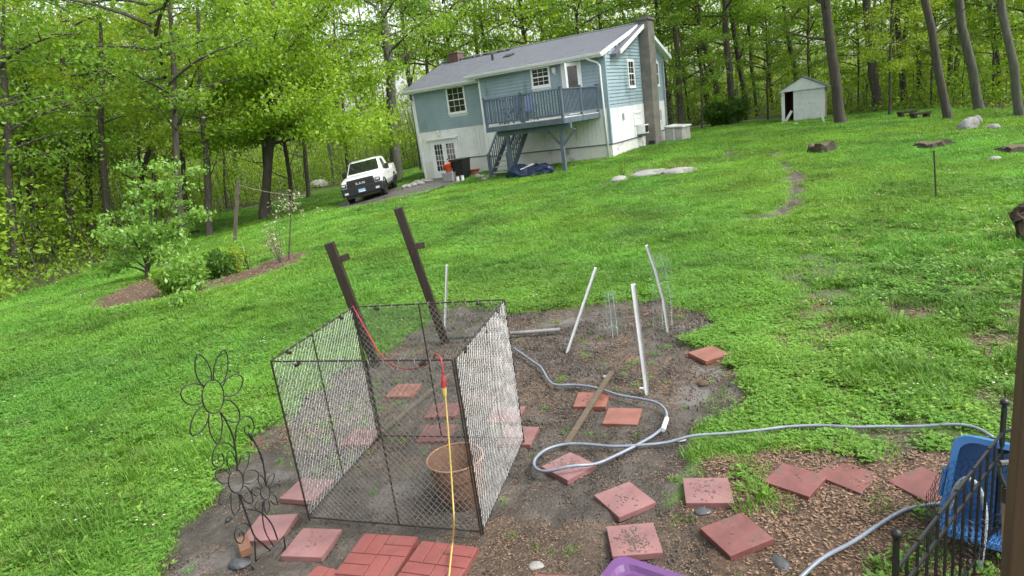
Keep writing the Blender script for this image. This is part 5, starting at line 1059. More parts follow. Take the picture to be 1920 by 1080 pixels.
for i, (bx_, Yy) in enumerate(((1290, 62), (1330, 64), (1450, 62), (1530, 60), (1760, 52), (1895, 48), (1950, 38))):
    forest_tree((bx_, 190), (bx_ - 25, 0), .09 + .03 * (i % 3), 'slim trunk in the wood right of the house', (LEAF_A, LEAF_B, LEAF_Y)[i % 3], i % 4, 1.8 + (i * 1.7) % 3, Y=Yy, group='slim trunks in the wood right of the house', limbs=1)
YOUNG = 'young trees at the edge of the right wood'
forest_tree((1668, 214), (1672, 60), .07, 'bright yellow green young tree hanging over the lawn right of the massive shed tree', LEAF_Y, 3, 2.2, .62, Y=36, group=YOUNG, limbs=0)
forest_tree((1745, 212), (1748, 60), .06, 'young yellow green tree just left of the dark leaning trunk', LEAF_Y, 1, 2.4, .5, Y=39, group=YOUNG, limbs=0)
forest_tree((1440, 212), (1436, 60), .07, 'fresh green young tree left behind the white shed', LEAF_A, 3, 1.8, .7, Y=50, group=YOUNG, limbs=0)
forest_tree((1520, 205), (1516, 60), .07, 'fresh green young tree arching over the shed roof', LEAF_A, 1, 2.5, .7, Y=50, group=YOUNG, limbs=0)
forest_tree((1315, 222), (1312, 60), .06, 'young green tree beside the utility pole', LEAF_A, 3, 1.6, .65, Y=49, group=YOUNG, limbs=0)
forest_tree((1862, 206), (1860, 60), .06, 'young green tree between the grey barked trunks', LEAF_A, 1, 1.8, .55, Y=38, group=YOUNG, limbs=0)
forest_tree((1610, 206), (1606, 60), .06, 'young green tree close behind the massive shed tree', LEAF_A, 2, 2.2, .5, Y=46, group=YOUNG, limbs=0)
# behind the roof
for i, (bx_, Yy, lab) in enumerate(((842, 52, 'dark trunk behind the roof right of the small brick chimney'), (905, 56, 'dark trunk behind the roof above the vent pipe'), (985, 54, 'straight trunk behind the middle of the roof ridge'), (1022, 58, 'second straight trunk behind the middle of the roof ridge'), (1085, 52, 'trunk behind the roof right of the ridge middle'), (1128, 55, 'thick dark trunk behind the roof left of the tall chimney'), (1175, 60, 'trunk behind the roof just left of the tall chimney'), (1240, 54, 'trunk behind the roof right of the tall chimney'), (795, 50, 'trunk behind the left end of the roof'), (760, 46, 'trunk just left of the house wall'))):
    forest_tree((bx_ + 20, 240), (bx_ - 10, 0), .15 + .05 * (i % 2), lab, (LEAF_A, LEAF_B, LEAF_A, LEAF_Y)[i % 4], i % 4, 5.0 + (i * 1.3) % 3, Y=Yy, limbs=3)
# left wood
LW = (((72, 480), (40, 60), .20, None, 'dark trunk near the left edge of the wood'), ((134, 470), (112, 60), .21, None, 'dark trunk second from the left edge of the wood'), ((168, 455), (158, 30), .19, None, 'straight dark trunk left of the small pale green tree'), ((205, 470), (188, 60), .16, None, 'thin trunk right behind the small pale green tree'), ((240, 440), (340, 20), .17, None, 'trunk slanting to the right in the left wood'), ((290, 420), (278, 60), .17, None, 'upright trunk right behind the slanting trunk'), ((330, 410), (322, 60), .15, 30, 'slim trunk above the small pale green tree'), ((380, 395), (372, 40), .17, 33, 'trunk between the slanting trunk and the large maple'), ((540, 356), (515, 100), .12, 38, 'second dark trunk just right behind the large maple'), ((627, 345), (600, 130), .15, None, 'pale thin leaning trunk left of the truck'), ((30, 520), (5, 100), .16, None, 'dark trunk at the very left edge'))
for i, (b_, t_, r_, Yy, lab) in enumerate(LW): forest_tree(b_, t_, r_, lab, (LEAF_B, LEAF_A, LEAF_B, LEAF_Y)[i % 4], i % 4, 3.2 + (i * 1.9) % 3, .9, Y=Yy, bark=BARKG if i == 9 else None)
forest_tree((742, 320), (730, 120), .34, 'broad pale trunk behind the truck beside the house', LEAF_A, 0, 5.5, .9, Y=42, bark=BARKG)
for i in range(10):
    bx_ = -60 + i * 78; Yy = 36 + (i * 7) % 15
    forest_tree((bx_, 380 - bx_ * .14), (bx_ - 12, 60), .09 + .03 * (i % 3), 'slim trunk deep in the wood left of the house', (LEAF_A, LEAF_A, LEAF_Y)[i % 3], i % 4, 2.5 + (i * 1.9) % 4, .95, Y=Yy, group='slim trunks deep in the left wood', limbs=1)

# ---- the large maple left of the truck
def maple():
    p = W(497, 413); p = np.array([p[0], p[1], float(H(p[0], p[1]))]); rng = np.random.default_rng(8)
    t = thing('maple_tree', 'large bright green spreading maple on the lawn left of the truck', 'tree', tuple(p)); Yp = p[1]
    L = lambda x, y, dy=0: tuple(at(x, y, Yp + dy) - p)
    mb = MB(); mb.tube([(0, 0, -.3), (0, 0, .05), (0, 0, .4), L(499, 360), L(503, 300), L(508, 255), L(506, 190), L(505, 110), L(510, 30), L(520, -80)], [.42, .34, .27, .24, .23, .22, .17, .14, .10, .05], 12, cap=False); mb.build('trunk', BARK, t, smooth=True)
    C = []
    limbs = [((509, 262), (540, 235), (640, 110), .17, -1), ((508, 258), (560, 230), (690, 60), .13, .5), ((507, 270), (600, 250), (735, 215), .10, -2), ((506, 230), (470, 170), (410, 60), .12, -1), ((506, 215), (540, 120), (585, -40), .12, 1), ((504, 250), (450, 225), (370, 180), .10, .5), ((503, 262), (440, 262), (345, 275), .07, -1.5), ((506, 180), (480, 90), (450, -60), .10, 1.5), ((506, 200), (600, 160), (705, 150), .09, 2), ((507, 240), (620, 250), (745, 265), .07, 1), ((504, 235), (430, 190), (345, 110), .09, 2), ((507, 140), (560, 60), (650, -30), .10, -2), ((506, 150), (460, 60), (390, -20), .09, -2), ((507, 205), (500, 150), (480, 120), .09, -4.5), ((507, 215), (560, 180), (600, 190), .09, -4.5), ((507, 240), (500, 230), (430, 220), .07, -4), ((508, 240), (580, 230), (660, 240), .07, -4), ((507, 180), (500, 100), (530, 20), .09, -4), ((507, 200), (560, 130), (560, 60), .09, 4.5), ((507, 220), (470, 190), (440, 120), .09, 4.5)]
    for a, m_, e, r0, dy in limbs:
        A, Mm, E = np.array(L(*a)), np.array(L(*m_, dy * .5)), np.array(L(*e, dy)); pts = [(1 - s) ** 2 * A + 2 * s * (1 - s) * Mm + s * s * E for s in np.linspace(0, 1, 8)]
        mb = MB(); mb.tube([tuple(q) for q in pts], [r0 * (1 - .85 * k / 7) for k in range(8)], 6, cap=False)
        for j in range(15):
            u = rng.uniform(.25, 1); k = min(int(u * 7), 6); q = pts[k] + (pts[k + 1] - pts[k]) * (u * 7 - k); l2 = rng.uniform(.8, 2.3); dd = rng.normal(size=3) * np.array([1, 1, .5]) + np.array([0, 0, .15]); dd /= np.linalg.norm(dd); e2 = q + dd * l2 + (E - A) / np.linalg.norm(E - A) * l2 * .4
            mb.tube(bez(q, e2, (0, 0, .1), 4), [r0 * .22, r0 * .18, r0 * .12, .007], 4, cap=False)
            for w in np.linspace(.25, 1.05, 5): C.append(q + (e2 - q) * w + rng.normal(size=3) * .12)
        mb.build('limb', BARK, t)
    C = np.array(C); quads('crown', leaves(C, 30, .38, .15, rng, .6, .5, .6, droop=.5), leafmat('maple_leaf', (0.165, 0.31, 0.02), (0.32, 0.47, 0.05), .52), t); return t
maple()
# ---- small pale tree in the left bed
def small_tree():
    p = W(277, 523); p = np.array([p[0], p[1], groundz(p[0], p[1])]); rng = np.random.default_rng(4); Yp = p[1]
    t = thing('small_tree', 'small pale green many stemmed tree beside the mulch bed on the left', 'tree', tuple(p)); L = lambda x, y, dy=0: np.array(at(x, y, Yp + dy) - p)
    C = []; stems = [((276, 515), (282, 450), (290, 300), .0), ((276, 512), (268, 460), (215, 340), .4), ((277, 510), (290, 470), (345, 320), -.4), ((276, 505), (240, 480), (180, 410), -.3), ((277, 505), (300, 460), (375, 395), .3), ((275, 512), (250, 492), (175, 500), .1), ((276, 500), (270, 430), (250, 300), .9), ((277, 500), (290, 430), (310, 330), -1.0), ((276, 500), (260, 450), (225, 430), -1.1), ((277, 500), (300, 470), (330, 460), -1.0), ((277, 500), (300, 440), (330, 390), 1.1)]
    mb = MB(); mb.tube([(0, 0, -.1), (0, 0, .05), tuple(L(276, 500)), tuple(L(277, 478))], [.085, .07, .06, .045], 8, cap=False); mb.build('trunk', BARK, t, smooth=True)
    for a, m_, e, dy in stems:
        A, Mm, E = L(*a), L(*m_, dy * .5), L(*e, dy); pts = [(1 - s) ** 2 * A + 2 * s * (1 - s) * Mm + s * s * E for s in np.linspace(0, 1, 8)]
        mb = MB(); mb.tube([tuple(q) for q in pts], [.032 * (1 - .8 * k / 7) for k in range(8)], 6, cap=False)
        for j in range(11):
            u = rng.uniform(.35, 1); k = min(int(u * 7), 6); q = pts[k] + (pts[k + 1] - pts[k]) * (u * 7 - k); dd = rng.normal(size=3) * np.array([1, 1, .45]); dd /= np.linalg.norm(dd); e2 = q + dd * rng.uniform(.25, .65)
            mb.tube(bez(q, e2, (0, 0, .05), 4), [.009, .007, .005, .003], 4, cap=False)
            for w in np.linspace(.3, 1.0, 4): C.append(q + (e2 - q) * w)
        mb.build('stem', BARK, t)
    quads('crown', leaves(np.array(C), 13, .10, .098, rng, .7, .9, .55, droop=1.1), LEAF_P, t)
small_tree()

# ---- shrubs and plants of the beds
def shrub(px, py, w, h, n_, per, leaf, mat, label, seed, sig=.07, stem=True, name='shrub', group=None, woody=BARK, asp=.5, flat=.9, low=.15):
    p = W(px, py); p = np.array([p[0], p[1], groundz(p[0], p[1])]); rng = np.random.default_rng(seed); t = thing(name, label, 'shrub', tuple(p), 0, group); C = []; mb = MB()
    for i in range(n_):
        a = rng.uniform(0, 6.28); rr = w * math.sqrt(rng.random()); e = np.array([rr * math.cos(a), rr * math.sin(a), h * rng.uniform(.55, 1.0) * (1 - .45 * (rr / w) ** 2)]); s = np.array([rr * .2 * math.cos(a), rr * .2 * math.sin(a), 0])
        mb.tube(bez(s, e, (0, 0, h * .1), 5), [.008, .007, .006, .004, .003], 4, cap=False)
        for u in np.linspace(low, 1, 7): C.append(s + (e - s) * u + rng.normal(size=3) * .02)
    mb.build('stems', woody, t); quads('foliage', leaves(np.array(C), per, sig, leaf, rng, flat, .5, asp), mat, t); return t
shrub(1362, 234, 1.75, 2.5, 60, 34, .17, LEAF_D, 'round dense green bush on the lawn between house and shed', 1, .26)
shrub(412, 520, .38, .62, 34, 12, .10, LEAF_D, 'round dark green leafy bush in the mulch bed', 2, .06)
shrub(360, 546, .42, .9, 30, 10, .08, LEAF_P, 'loose pale green shrub in the middle of the left bed', 3, .09)
shrub(322, 552, .34, .75, 22, 9, .07, LEAF_B, 'small upright shrub left of the loose pale shrub', 4, .06)
shrub(345, 572, .28, .28, 14, 9, .08, LEAF_P, 'low bluish green clump at the front of the left bed', 5, .06)
shrub(443, 512, .30, .95, 14, 7, .06, LEAF_Y, 'sparse yellow green twiggy shrub in the mulch bed', 6, .05)
shrub(466, 505, .22, .8, 9, 5, .05, LEAF_P, 'thin twiggy shrub right of the yellow green one', 7, .04)
BLOS = leafmat('pink_white_leaf', (0.22, 0.24, 0.13), (0.48, 0.44, 0.34), .3)
shrub(528, 492, .34, 1.5, 9, 5, .05, BLOS, 'tall sparse shrub with whitish young leaves at the right end of the bed', 8, .09, low=.35)
def sapling(px, py, tx, ty, label):
    p = W(px, py); p = np.array([p[0], p[1], groundz(p[0], p[1])]); q = at(tx, ty, p[1]) - p; rng = np.random.default_rng(3); t = thing('sapling', label, 'sapling', tuple(p)); mb = MB(); mb.tube(bez((0, 0, -.05), tuple(q), (.03, 0, 0)), [.02, .018, .016, .013, .01, .007], 6); mb.build('trunk', BARK, t)
    C = [q * u + rng.normal(size=3) * np.array([.2, .2, .1]) for u in np.repeat(np.linspace(.72, 1.04, 12), 3)]; quads('crown', leaves(np.array(C), 8, .07, .05, rng, .8), BLOS, t)
sapling(540, 486, 545, 372, 'tall thin sapling with whitish leaves at the right end of the bed')
shrub(1275, 318, .55, .55, 16, 3, .05, LEAF_B, 'dry straw coloured weed tuft behind the pale ledge rock', 9, .05, woody=M('straw', (.30, .22, .12), .8), name='weed_tuft')
shrub(1170, 335, .22, .95, 7, 5, .05, LEAF_B, 'tall single weed in front of the gable end', 10, .04, name='weed')
shrub(1205, 268, .18, .4, 8, 8, .07, LEAF_D, 'small weed at the foot of the gable wall', 12, .05, name='weed')
shrub(1252, 262, .5, .8, 22, 14, .08, LEAF_D, 'green shrub against the cellar hatch', 11, .09)
p = W(437, 457); p = (p[0], p[1], groundz(p[0], p[1])); q = at(446, 340, p[1]); c = thing('garden_post', 'weathered grey wooden post standing in the left lawn', 'post', p); mb = MB(); mb.bar((0, 0, -.2), tuple(np.array(q) - p), .12, .10, up=(0, -1, 0)); mb.build('shaft', M('grey_post', (.115, .095, .075), .85, .4, 4, .5, 12, stretch=(4, 4, .5)), c, bevel=.01)
a_ = np.array(q) - p; b2 = at(572, 366, p[1] + 4) - p; mb = MB(); mb.tube(bez(a_ * .95, b2, (0, 0, -.25), 14), .011, 4); mb.build('wire', GALV, c); mb = MB(); mb.tube(bez(a_ * .98, tuple(at(462, 322, p[1]) - p), (-.1, 0, .05), 6), .012, 4); mb.build('twig', BARK, c)
p = W(308, 503); p = (p[0], p[1], groundz(p[0], p[1])); c = thing('stone_bench', 'small grey stone bench on the lawn right of the small pale tree', 'bench', p); mb = MB(); mb.box(-.24, .24, -.15, .15, .14, .20); mb.build('seat', STONE, c, bevel=.01)
for s in (-1, 1): mb = MB(); mb.box(s * .17 - .04, s * .17 + .04, -.1, .1, -.03, .139); mb.build('leg', STONE, c)
p = W(366, 440); p = (p[0], p[1], groundz(p[0], p[1])); c = thing('low_bench', 'dark low bench by the edge of the left wood', 'bench', p); mb = MB(); mb.box(-.25, .25, -.12, .12, .15, .22); mb.build('seat', STUMP, c)
for s in (-1, 1): mb = MB(); mb.box(s * .18 - .04, s * .18 + .04, -.1, .1, -.05, .149); mb.build('leg', STUMP, c)

# ---- wood seen as one mass: undergrowth and far foliage
rng = np.random.default_rng(21)
def wood_points(n_, d0, d1, th0=-62, th1=52, rmin=14, rmax=100):
    out = []
    while sum(len(o) for o in out) < n_:
        th_ = np.radians(rng.uniform(th0, th1, n_)); r = rng.uniform(rmin ** 1.4, rmax ** 1.4, n_) ** (1 / 1.4); x = r * np.sin(th_); y = r * np.cos(th_); s = -sdf(LAWN, x, y)
        inh = (np.abs((x - 5.26) * math.cos(HYAW) + (y - 28.99) * math.sin(HYAW) + 5.7) < 8.5) & (np.abs(-(x - 5.26) * math.sin(HYAW) + (y - 28.99) * math.cos(HYAW) - 4) < 7)
        k = (s > d0) & (s < d1) & ~inh; out.append(np.stack([x[k], y[k]], -1))
    return np.concatenate(out)[:n_]
xy = np.concatenate([wood_points(1900, .6, 20), wood_points(900, .2, 5)]); hts = (np.concatenate([rng.gamma(1.7, .85, 1900), rng.uniform(.1, .35, 900)]) * np.where(xy[:, 0] < -6, 1.7, 1.15)).clip(.12, 8.0); C = []; trk = MB()
for (x, y), h_ in zip(xy, hts):
    z0 = float(H(x, y)); k = int(2 + h_ * 2.2); w = .35 + .28 * h_
    C += [(x + rng.normal() * w, y + rng.normal() * w, z0 + h_ * rng.uniform(.25, 1.1)) for _ in range(k)]
    if h_ > 1.2: trk.tube([(x, y, z0 - .2), (x + rng.normal() * .2, y, z0 + h_ * .6), (x + rng.normal() * .4, y, z0 + h_ * 1.1)], [.03, .022, .008], 4, cap=False)
C = np.array(C); idx = rng.integers(0, 4, len(C))
V = np.concatenate([leaves(C[idx == q], 15, .30, .14, rng, .5) for q in range(4)]); mi = np.concatenate([np.full((idx == q).sum() * 15, q) for q in range(4)])
tag(quads('undergrowth', V, [LEAF_A, LEAF_B, LEAF_Y, LEAF_A], None, mi), 'leafy bushes and saplings filling the edge of the wood', 'undergrowth', kind='stuff')
tag(trk.build('undergrowth_stems', BARK), 'thin sapling stems in the edge of the wood', 'undergrowth', kind='stuff')
xy = wood_points(17000, 3, 45); zz = rng.random(len(xy)) ** 1.35 * 14; C = np.stack([xy[:, 0], xy[:, 1], H(xy[:, 0], xy[:, 1]) + .3 + zz], -1)
keep = fbm(C[:, 0] + C[:, 2] * .5, C[:, 1] + C[:, 2], .12, 3) > -.16; C = C[keep]
idx = rng.integers(0, 4, len(C)); V = np.concatenate([leaves(C[idx == q], 18, .7, .27, rng, .45) for q in range(4)]); mi = np.concatenate([np.full((idx == q).sum() * 18, q) for q in range(4)])
tag(quads('far_woodland', V, [LEAF_A, LEAF_A, LEAF_Y, LEAF_Y], None, mi), 'mass of green foliage of the wood behind the house', 'woodland', kind='stuff')
trk = MB()
for x, y in wood_points(80, 8, 45): z0 = float(H(x, y)); r = rng.uniform(.1, .22); l_ = rng.normal(size=2) * .6; trk.tube([(x, y, z0 - .3), (x, y, z0 + .3), (x + l_[0] * .5, y, z0 + 8), (x + l_[0], y + l_[1], z0 + 18)], [r * 1.3, r, r * .8, r * .3], 6, cap=False)
tag(trk.build('far_trunks', BARK), 'distant dark trunks deep in the wood', 'woodland', kind='stuff')

# ---- lawn
def tuft(kind, seed):
    rg = np.random.default_rng(seed); Q = []
    def blade(x, y, a, h_, lean, w):
        d = np.array([math.cos(a), math.sin(a)]); s = np.array([-d[1], d[0]]) * w / 2; p0 = np.array([x, y]); p1 = p0 + d * lean * .35; p2 = p0 + d * lean
        Q.append([(*(p0 - s), -.01), (*(p0 + s), -.01), (*(p1 + s * .8), h_ * .6), (*(p1 - s * .8), h_ * .6)]); Q.append([(*(p1 - s * .8), h_ * .6), (*(p1 + s * .8), h_ * .6), (*(p2 + s * .12), h_), (*(p2 - s * .12), h_)])
    def leaf(x, y, z, a, L, w, tilt):
        d = np.array([math.cos(a), math.sin(a)]); s = np.array([-d[1], d[0]]); Q.append([(x, y, z), (x + d[0] * L * .55 + s[0] * w / 2, y + d[1] * L * .55 + s[1] * w / 2, z + L * tilt * .6), (x + d[0] * L, y + d[1] * L, z + L * tilt), (x + d[0] * L * .55 - s[0] * w / 2, y + d[1] * L * .55 - s[1] * w / 2, z + L * tilt * .6)])
    U = lambda a, b: rg.uniform(a, b)
    if kind == 'short':
        for _ in range(26): blade(U(-.08, .08), U(-.08, .08), U(0, 6.28), U(.018, .042), U(.01, .05), U(.004, .0065))
    if kind == 'turf':
        for _ in range(64): blade(U(-.15, .15), U(-.15, .15), U(0, 6.28), U(.015, .034), U(.01, .05), U(.004, .007))
    if kind == 'clod':
        for _ in range(9):
            x, y, r_ = U(-.09, .09), U(-.09, .09), U(.004, .013); o_ = np.array([(x + r_ * U(.7, 1.3) * math.cos(k * 1.57 + .4), y + r_ * U(.7, 1.3) * math.sin(k * 1.57 + .4), -.004) for k in range(4)]); t_ = np.array([(x + (p[0] - x) * .55, y + (p[1] - y) * .55, r_ * U(.5, .9)) for p in o_])
            for k in range(4): Q.append([o_[k], o_[(k + 1) % 4], t_[(k + 1) % 4], t_[k]])
            Q.append([t_[0], t_[1], t_[2], t_[3]])
    if kind == 'clover':
        for _ in range(22):
            x, y, z, a = U(-.085, .085), U(-.085, .085), U(.015, .042), U(0, 6.28); s_ = U(.012, .021)
            for k in range(3): leaf(x, y, z, a + k * 2.09, s_, s_ * .95, U(-.1, .45))
        for _ in range(6): blade(U(-.08, .08), U(-.08, .08), U(0, 6.28), U(.04, .09), U(.01, .05), .005)
    if kind == 'long':
        for _ in range(22): blade(U(-.06, .06), U(-.06, .06), U(0, 6.28), U(.06, .14), U(.03, .12), U(.004, .007))
    if kind == 'weed':
        for _ in range(9): a = U(0, 6.28); leaf(U(-.02, .02), U(-.02, .02), .008, a, U(.045, .09), U(.018, .034), U(.1, .6))
        for _ in range(6): leaf(U(-.05, .05), U(-.05, .05), U(.03, .09), U(0, 6.28), U(.025, .045), U(.016, .026), U(-.2, .4))
    if kind == 'straw':
        for _ in range(9): blade(U(-.08, .08), U(-.08, .08), U(0, 6.28), U(.01, .07), U(.05, .16), .004)
    if kind == 'bloom':
        for _ in range(4):
            x, y, z = U(-.09, .09), U(-.09, .09), U(.05, .09)
            for k in range(3): leaf(x, y, z, k * 2.1, .009, .012, .2)
    if kind == 'chip':
        for _ in range(14): leaf(U(-.09, .09), U(-.09, .09), U(.002, .016), U(0, 6.28), U(.012, .045), U(.008, .02), U(-.12, .35))
    return np.array(Q)
GR = leafmat('grass_blade', (0.118, 0.255, 0.030), (0.215, 0.385, 0.058), .30, .5, (0.5, .60, 1.25), .25); GRL = leafmat('grass_long', (0.075, 0.19, 0.018), (0.15, 0.29, 0.032), .30, .45, (0.5, .62, 1.2), .3)
CL = leafmat('clover_leaf', (0.105, 0.235, 0.032), (0.19, 0.35, 0.055), .30, .45, (0.5, .60, 1.22), .35); WD = leafmat('weed_leaf', (0.085, 0.200, 0.020), (0.21, 0.33, 0.045), .30, .45, (1.3, .75, 1.15), .35)
STRW = leafmat('straw_blade', (0.17, 0.115, 0.055), (0.34, 0.25, 0.14), .2, .7); BLM = leafmat('white_bloom', (.60, .60, .50), (.75, .75, .66), .2)
CHIP = leafmat('leaf_litter', (0.050, 0.030, 0.018), (0.30, 0.195, 0.125), .08, .7)
CLOD = leafmat('soil_clod', (0.026, 0.022, 0.018), (0.12, 0.10, 0.082), .0, .7)
tc_ = bpy.data.collections.new('tuft_shapes'); kinds = [('short', GR, 4), ('clover', CL, 4), ('long', GRL, 3), ('weed', WD, 3), ('straw', STRW, 2), ('bloom', BLM, 1), ('chip', CHIP, 3), ('turf', GR, 4), ('clod', CLOD, 3)]; start = {}; k = 0
for nm, mt, n_ in kinds:
    start[nm] = (k, n_)
    for i in range(n_): o = bpy.data.objects.new('%02d_%s' % (k, nm), quads('tuft_' + nm, tuft(nm, 100 + k), mt, 'mesh')); tc_.objects.link(o); k += 1
def scatter(name, P, idx, scl, rot, label, cat):
    me = bpy.data.meshes.new(name); me.vertices.add(len(P)); me.vertices.foreach_set('co', P.astype(np.float32).ravel())
    a = me.attributes.new('idx', 'INT', 'POINT'); a.data.foreach_set('value', idx.astype(np.int32)); a = me.attributes.new('scl', 'FLOAT_VECTOR', 'POINT'); a.data.foreach_set('vector', scl.astype(np.float32).ravel()); a = me.attributes.new('rot', 'FLOAT_VECTOR', 'POINT'); a.data.foreach_set('vector', rot.astype(np.float32).ravel())
    o = link(name, me); g = bpy.data.node_groups.new(name + '_nodes', 'GeometryNodeTree'); g.interface.new_socket('Geometry', in_out='INPUT', socket_type='NodeSocketGeometry'); g.interface.new_socket('Geometry', in_out='OUTPUT', socket_type='NodeSocketGeometry')
    N = g.nodes; i_ = N.new('NodeGroupInput'); o_ = N.new('NodeGroupOutput'); ip = N.new('GeometryNodeInstanceOnPoints'); ci = N.new('GeometryNodeCollectionInfo'); ci.inputs['Collection'].default_value = tc_; ci.inputs['Separate Children'].default_value = True; ci.inputs['Reset Children'].default_value = True
    def na(nm, ty): q = N.new('GeometryNodeInputNamedAttribute'); q.data_type = ty; q.inputs['Name'].default_value = nm; return q.outputs[0]
    Lk = g.links; Lk.new(i_.outputs[0], ip.inputs['Points']); Lk.new(ci.outputs[0], ip.inputs['Instance']); ip.inputs['Pick Instance'].default_value = True; Lk.new(na('idx', 'INT'), ip.inputs['Instance Index']); Lk.new(na('rot', 'FLOAT_VECTOR'), ip.inputs['Rotation']); Lk.new(na('scl', 'FLOAT_VECTOR'), ip.inputs['Scale']); Lk.new(ip.outputs[0], o_.inputs[0])
    md = o.modifiers.new('scatter', 'NODES'); md.node_group = g; return tag(o, label, cat, kind='stuff')
rng = np.random.default_rng(9)
def gz_arr(x, y):
    r = np.hypot(x, y); a = np.degrees(np.arctan2(x, y)); ir = np.clip(np.searchsorted(rad, r), 1, NR); fa = np.clip((a + 112) / 224 * (NA - 1), 0, NA - 1.001); ia = fa.astype(int); fa = fa - ia; t = (r - rad[ir - 1]) / (rad[ir] - rad[ir - 1])
    return (GZ[ir - 1, ia] * (1 - fa) + GZ[ir - 1, ia + 1] * fa) * (1 - t) + (GZ[ir, ia] * (1 - fa) + GZ[ir, ia + 1] * fa) * t
def polar(n_, r0, r1, pw, th=52):
    u = rng.random(n_); r = (r0 ** pw + u * (r1 ** pw - r0 ** pw)) ** (1 / pw); a = np.radians(rng.uniform(-th, th, n_)); return r * np.sin(a), r * np.cos(a), r
x1, y1, r1 = polar(26000, 2.0, 6.5, 2.0); x2, y2, r2 = polar(175000, 6.0, 52, .85)
x = np.concatenate([x1, x2]); y = np.concatenate([y1, y2]); r = np.hypot(x, y)
mud_, mul_, for_, bed_, drv_, rut_ = masks(x, y)
n1 = fbm(x, y, .8, 4); n2 = fbm(x + 40, y + 70, 2.6, 3); n3 = fbm(x + 90, y - 30, .35, 3)
dens = (1 - mud_) * (1 - bed_) * (1 - drv_) * (1 - .93 * rut_) * (1 - for_)
patchy = np.clip((n2 + .6 * n1 + .02) * 9, 0, 1)                       # clumps of weeds surviving in the mulch
dens = np.maximum(dens * (1 - mul_), (mul_ > .4) * (1 - for_) * patchy * .36 * (x > .55)); dens = np.maximum(dens, (mud_ > .5) * (rng.random(len(x)) < .035) * (n2 > .0) * .9)
rightw = np.clip((x - .30 * y - .6) / 2, 0, 1) * np.clip((16 - r) / 6, 0, 1); dens = np.maximum(dens, .10 * rightw * (mul_ < .3) * (mud_ < .3)); dens *= 1 - .28 * rightw * (n1 < .02)
inh = (np.abs((x - 5.26) * math.cos(HYAW) + (y - 28.99) * math.sin(HYAW) + 5.73) < 5.75) & (np.abs(-(x - 5.26) * math.sin(HYAW) + (y - 28.99) * math.cos(HYAW) - 4.6) < 3.7)
for cx_, cy_, h_ in PV: inh |= np.hypot(x - cx_, y - cy_) < h_ * 1.5
hl_ = np.array(HOSE_PTS)[::6, :2]; inh |= line_d([tuple(q) for q in hl_], x, y) < .085
for L, wd in RUTS: inh |= line_d(L, x, y) < (wd * .55 + .12 * np.clip(r / 8, 1, 5) ** .75 * (r > 9)) * np.clip(1 + 2.6 * n1 + 1.5 * n2, .0, 1.5)
for B in BEDS + [DRIVE]: inh |= sdf(B, x, y) > -.28
keep = (rng.random(len(x)) < dens) & ~inh; x, y, r, n1, n2, n3, mul_, mud_, rightw = [a[keep] for a in (x, y, r, n1, n2, n3, mul_, mud_, rightw)]
u = rng.random(len(x)); kind = np.zeros(len(x), int)
pc = np.clip(.30 + 1.6 * n3 + .25 * (x < 0), .1, .75); kind[u < pc] = 1; pd_ = np.clip(7 / r, 0, 1) ** 1.3; v = rng.random(len(x)); kind[(rng.random(len(x)) > pd_ * 1.1)] = 0; kind[(r > 7) & (kind == 0)] = 6; kind[(v < (.08 + .14 * rightw) * np.clip(1.6 * pd_, .12, 1)) & (n1 > -.05)] = 2; kind[(v > 1 - (.04 + .40 * rightw + .2 * (mul_ > .5)) * np.clip(1.3 * pd_, .06, 1))] = 3
kind[(rng.random(len(x)) < .03 + .13 * rightw)] = 4; kind[rng.random(len(x)) < .002 + .010 * rightw] = 5
names_ = ['short', 'clover', 'long', 'weed', 'straw', 'bloom', 'turf']; st0 = np.array([start[q][0] for q in names_]); stn = np.array([start[q][1] for q in names_])
idx = st0[kind] + (rng.random(len(x)) * stn[kind]).astype(int)
s = np.clip(r / 8, 1, 5) ** .75 * rng.uniform(.75, 1.3, len(x)); s = np.where((kind == 2) | (kind == 3), np.minimum(s, 1.7), s); sz = (s ** .45) * (1 + 1.2 * np.clip(n2, -.3, .4)) * np.where(mud_ > .5, .6, 1); s = np.where(mud_ > .5, s * .5, s)
scl = np.stack([s, s, sz], -1); rot = np.stack([rng.normal(size=len(x)) * .08, rng.normal(size=len(x)) * .08, rng.uniform(0, 6.28, len(x))], -1)
scatter('lawn_grass', np.stack([x, y, gz_arr(x, y)], -1), idx, scl, rot, 'short green lawn of grass and clover with weeds', 'grass')
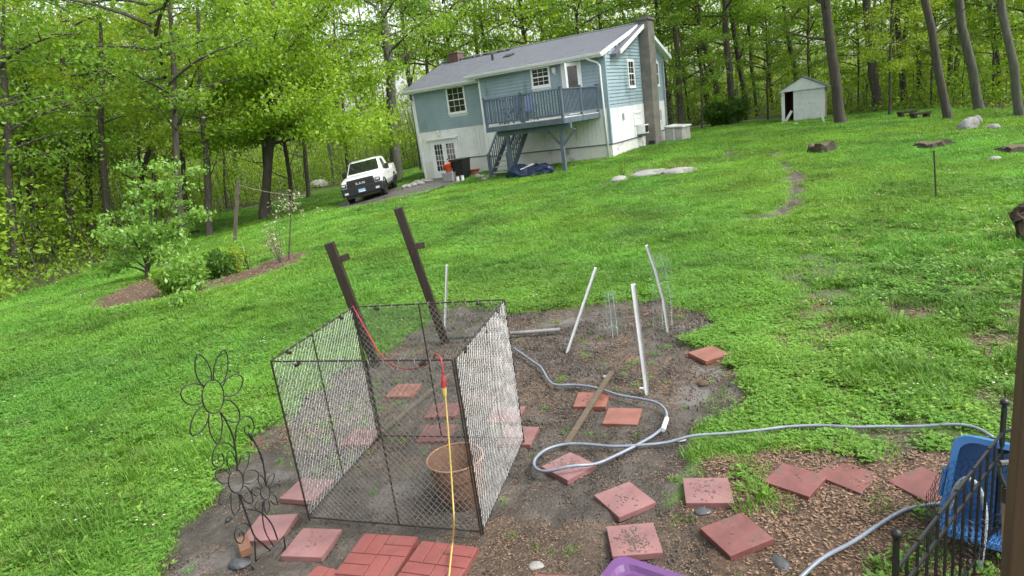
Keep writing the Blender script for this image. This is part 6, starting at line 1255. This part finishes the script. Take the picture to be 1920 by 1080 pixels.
# leaf litter and wood chips on mud, mulch, beds and the edge of the wood
x1, y1, r1 = polar(34000, 2.0, 8.5, 2.0); x2, y2, r2 = polar(30000, 7, 45, .9); x = np.concatenate([x1, x2]); y = np.concatenate([y1, y2]); r = np.hypot(x, y); mud_, mul_, for_, bed_, drv_, rut_ = masks(x, y); n1 = fbm(x + 11, y + 5, 1.5, 4); n2 = fbm(x + 3, y + 8, .6, 3)
far_band = np.clip((y - 5.0) / .8, 0, 1) * np.clip(1 - np.abs(y - 6.0) / 1.6, 0, 1)
d = np.maximum.reduce([mul_ * np.clip(.75 + 2 * n1, 0, 1) * (1 - .7 * (1 - np.clip(mud_ + (x > .9), 0, 1))), bed_ * .8, for_ * .5, mud_ * np.clip((n1 + .10) * 4, 0.05, .6) * (.45 + far_band), rut_ * .3]) * (for_ < .98)
keep = rng.random(len(x)) < d
x, y, r, for_, bed_ = x[keep], y[keep], r[keep], for_[keep], bed_[keep]
mm_ = mud_[keep] > .5; s = np.clip(r / 6, .8, 5) ** .8 * rng.uniform(.6, 1.2, len(x)) * np.where(mm_, .62, 1); idx = start['chip'][0] + rng.integers(0, 3, len(x)); scl = np.stack([s, s, s * .8], -1); rot = np.stack([np.zeros(len(x)), np.zeros(len(x)), rng.uniform(0, 6.28, len(x))], -1)
xc, yc, rc = polar(30000, 2.0, 9, 1.8); mk = masks(xc, yc); kp = rng.random(len(xc)) < np.maximum(mk[0], .6 * mk[1]) * np.clip(.35 + 3 * fbm(xc + 5, yc + 60, 1.7, 4), .05, 1); xc, yc, rc = xc[kp], yc[kp], rc[kp]; sc_ = rng.uniform(.5, 1.2, len(xc)) * np.clip(rc / 5, .8, 1.6)
scatter('soil_clods', np.stack([xc, yc, gz_arr(xc, yc)], -1), start['clod'][0] + rng.integers(0, 3, len(xc)), np.stack([sc_, sc_, sc_], -1), np.stack([0 * xc, 0 * xc, rng.uniform(0, 6.28, len(xc))], -1), 'crumbs of dark wet soil on the bare mud', 'soil')
scatter('leaf_litter', np.stack([x, y, gz_arr(x, y)], -1), idx, scl, rot, 'brown dead leaves and wood chips on mud and mulch', 'leaf litter')
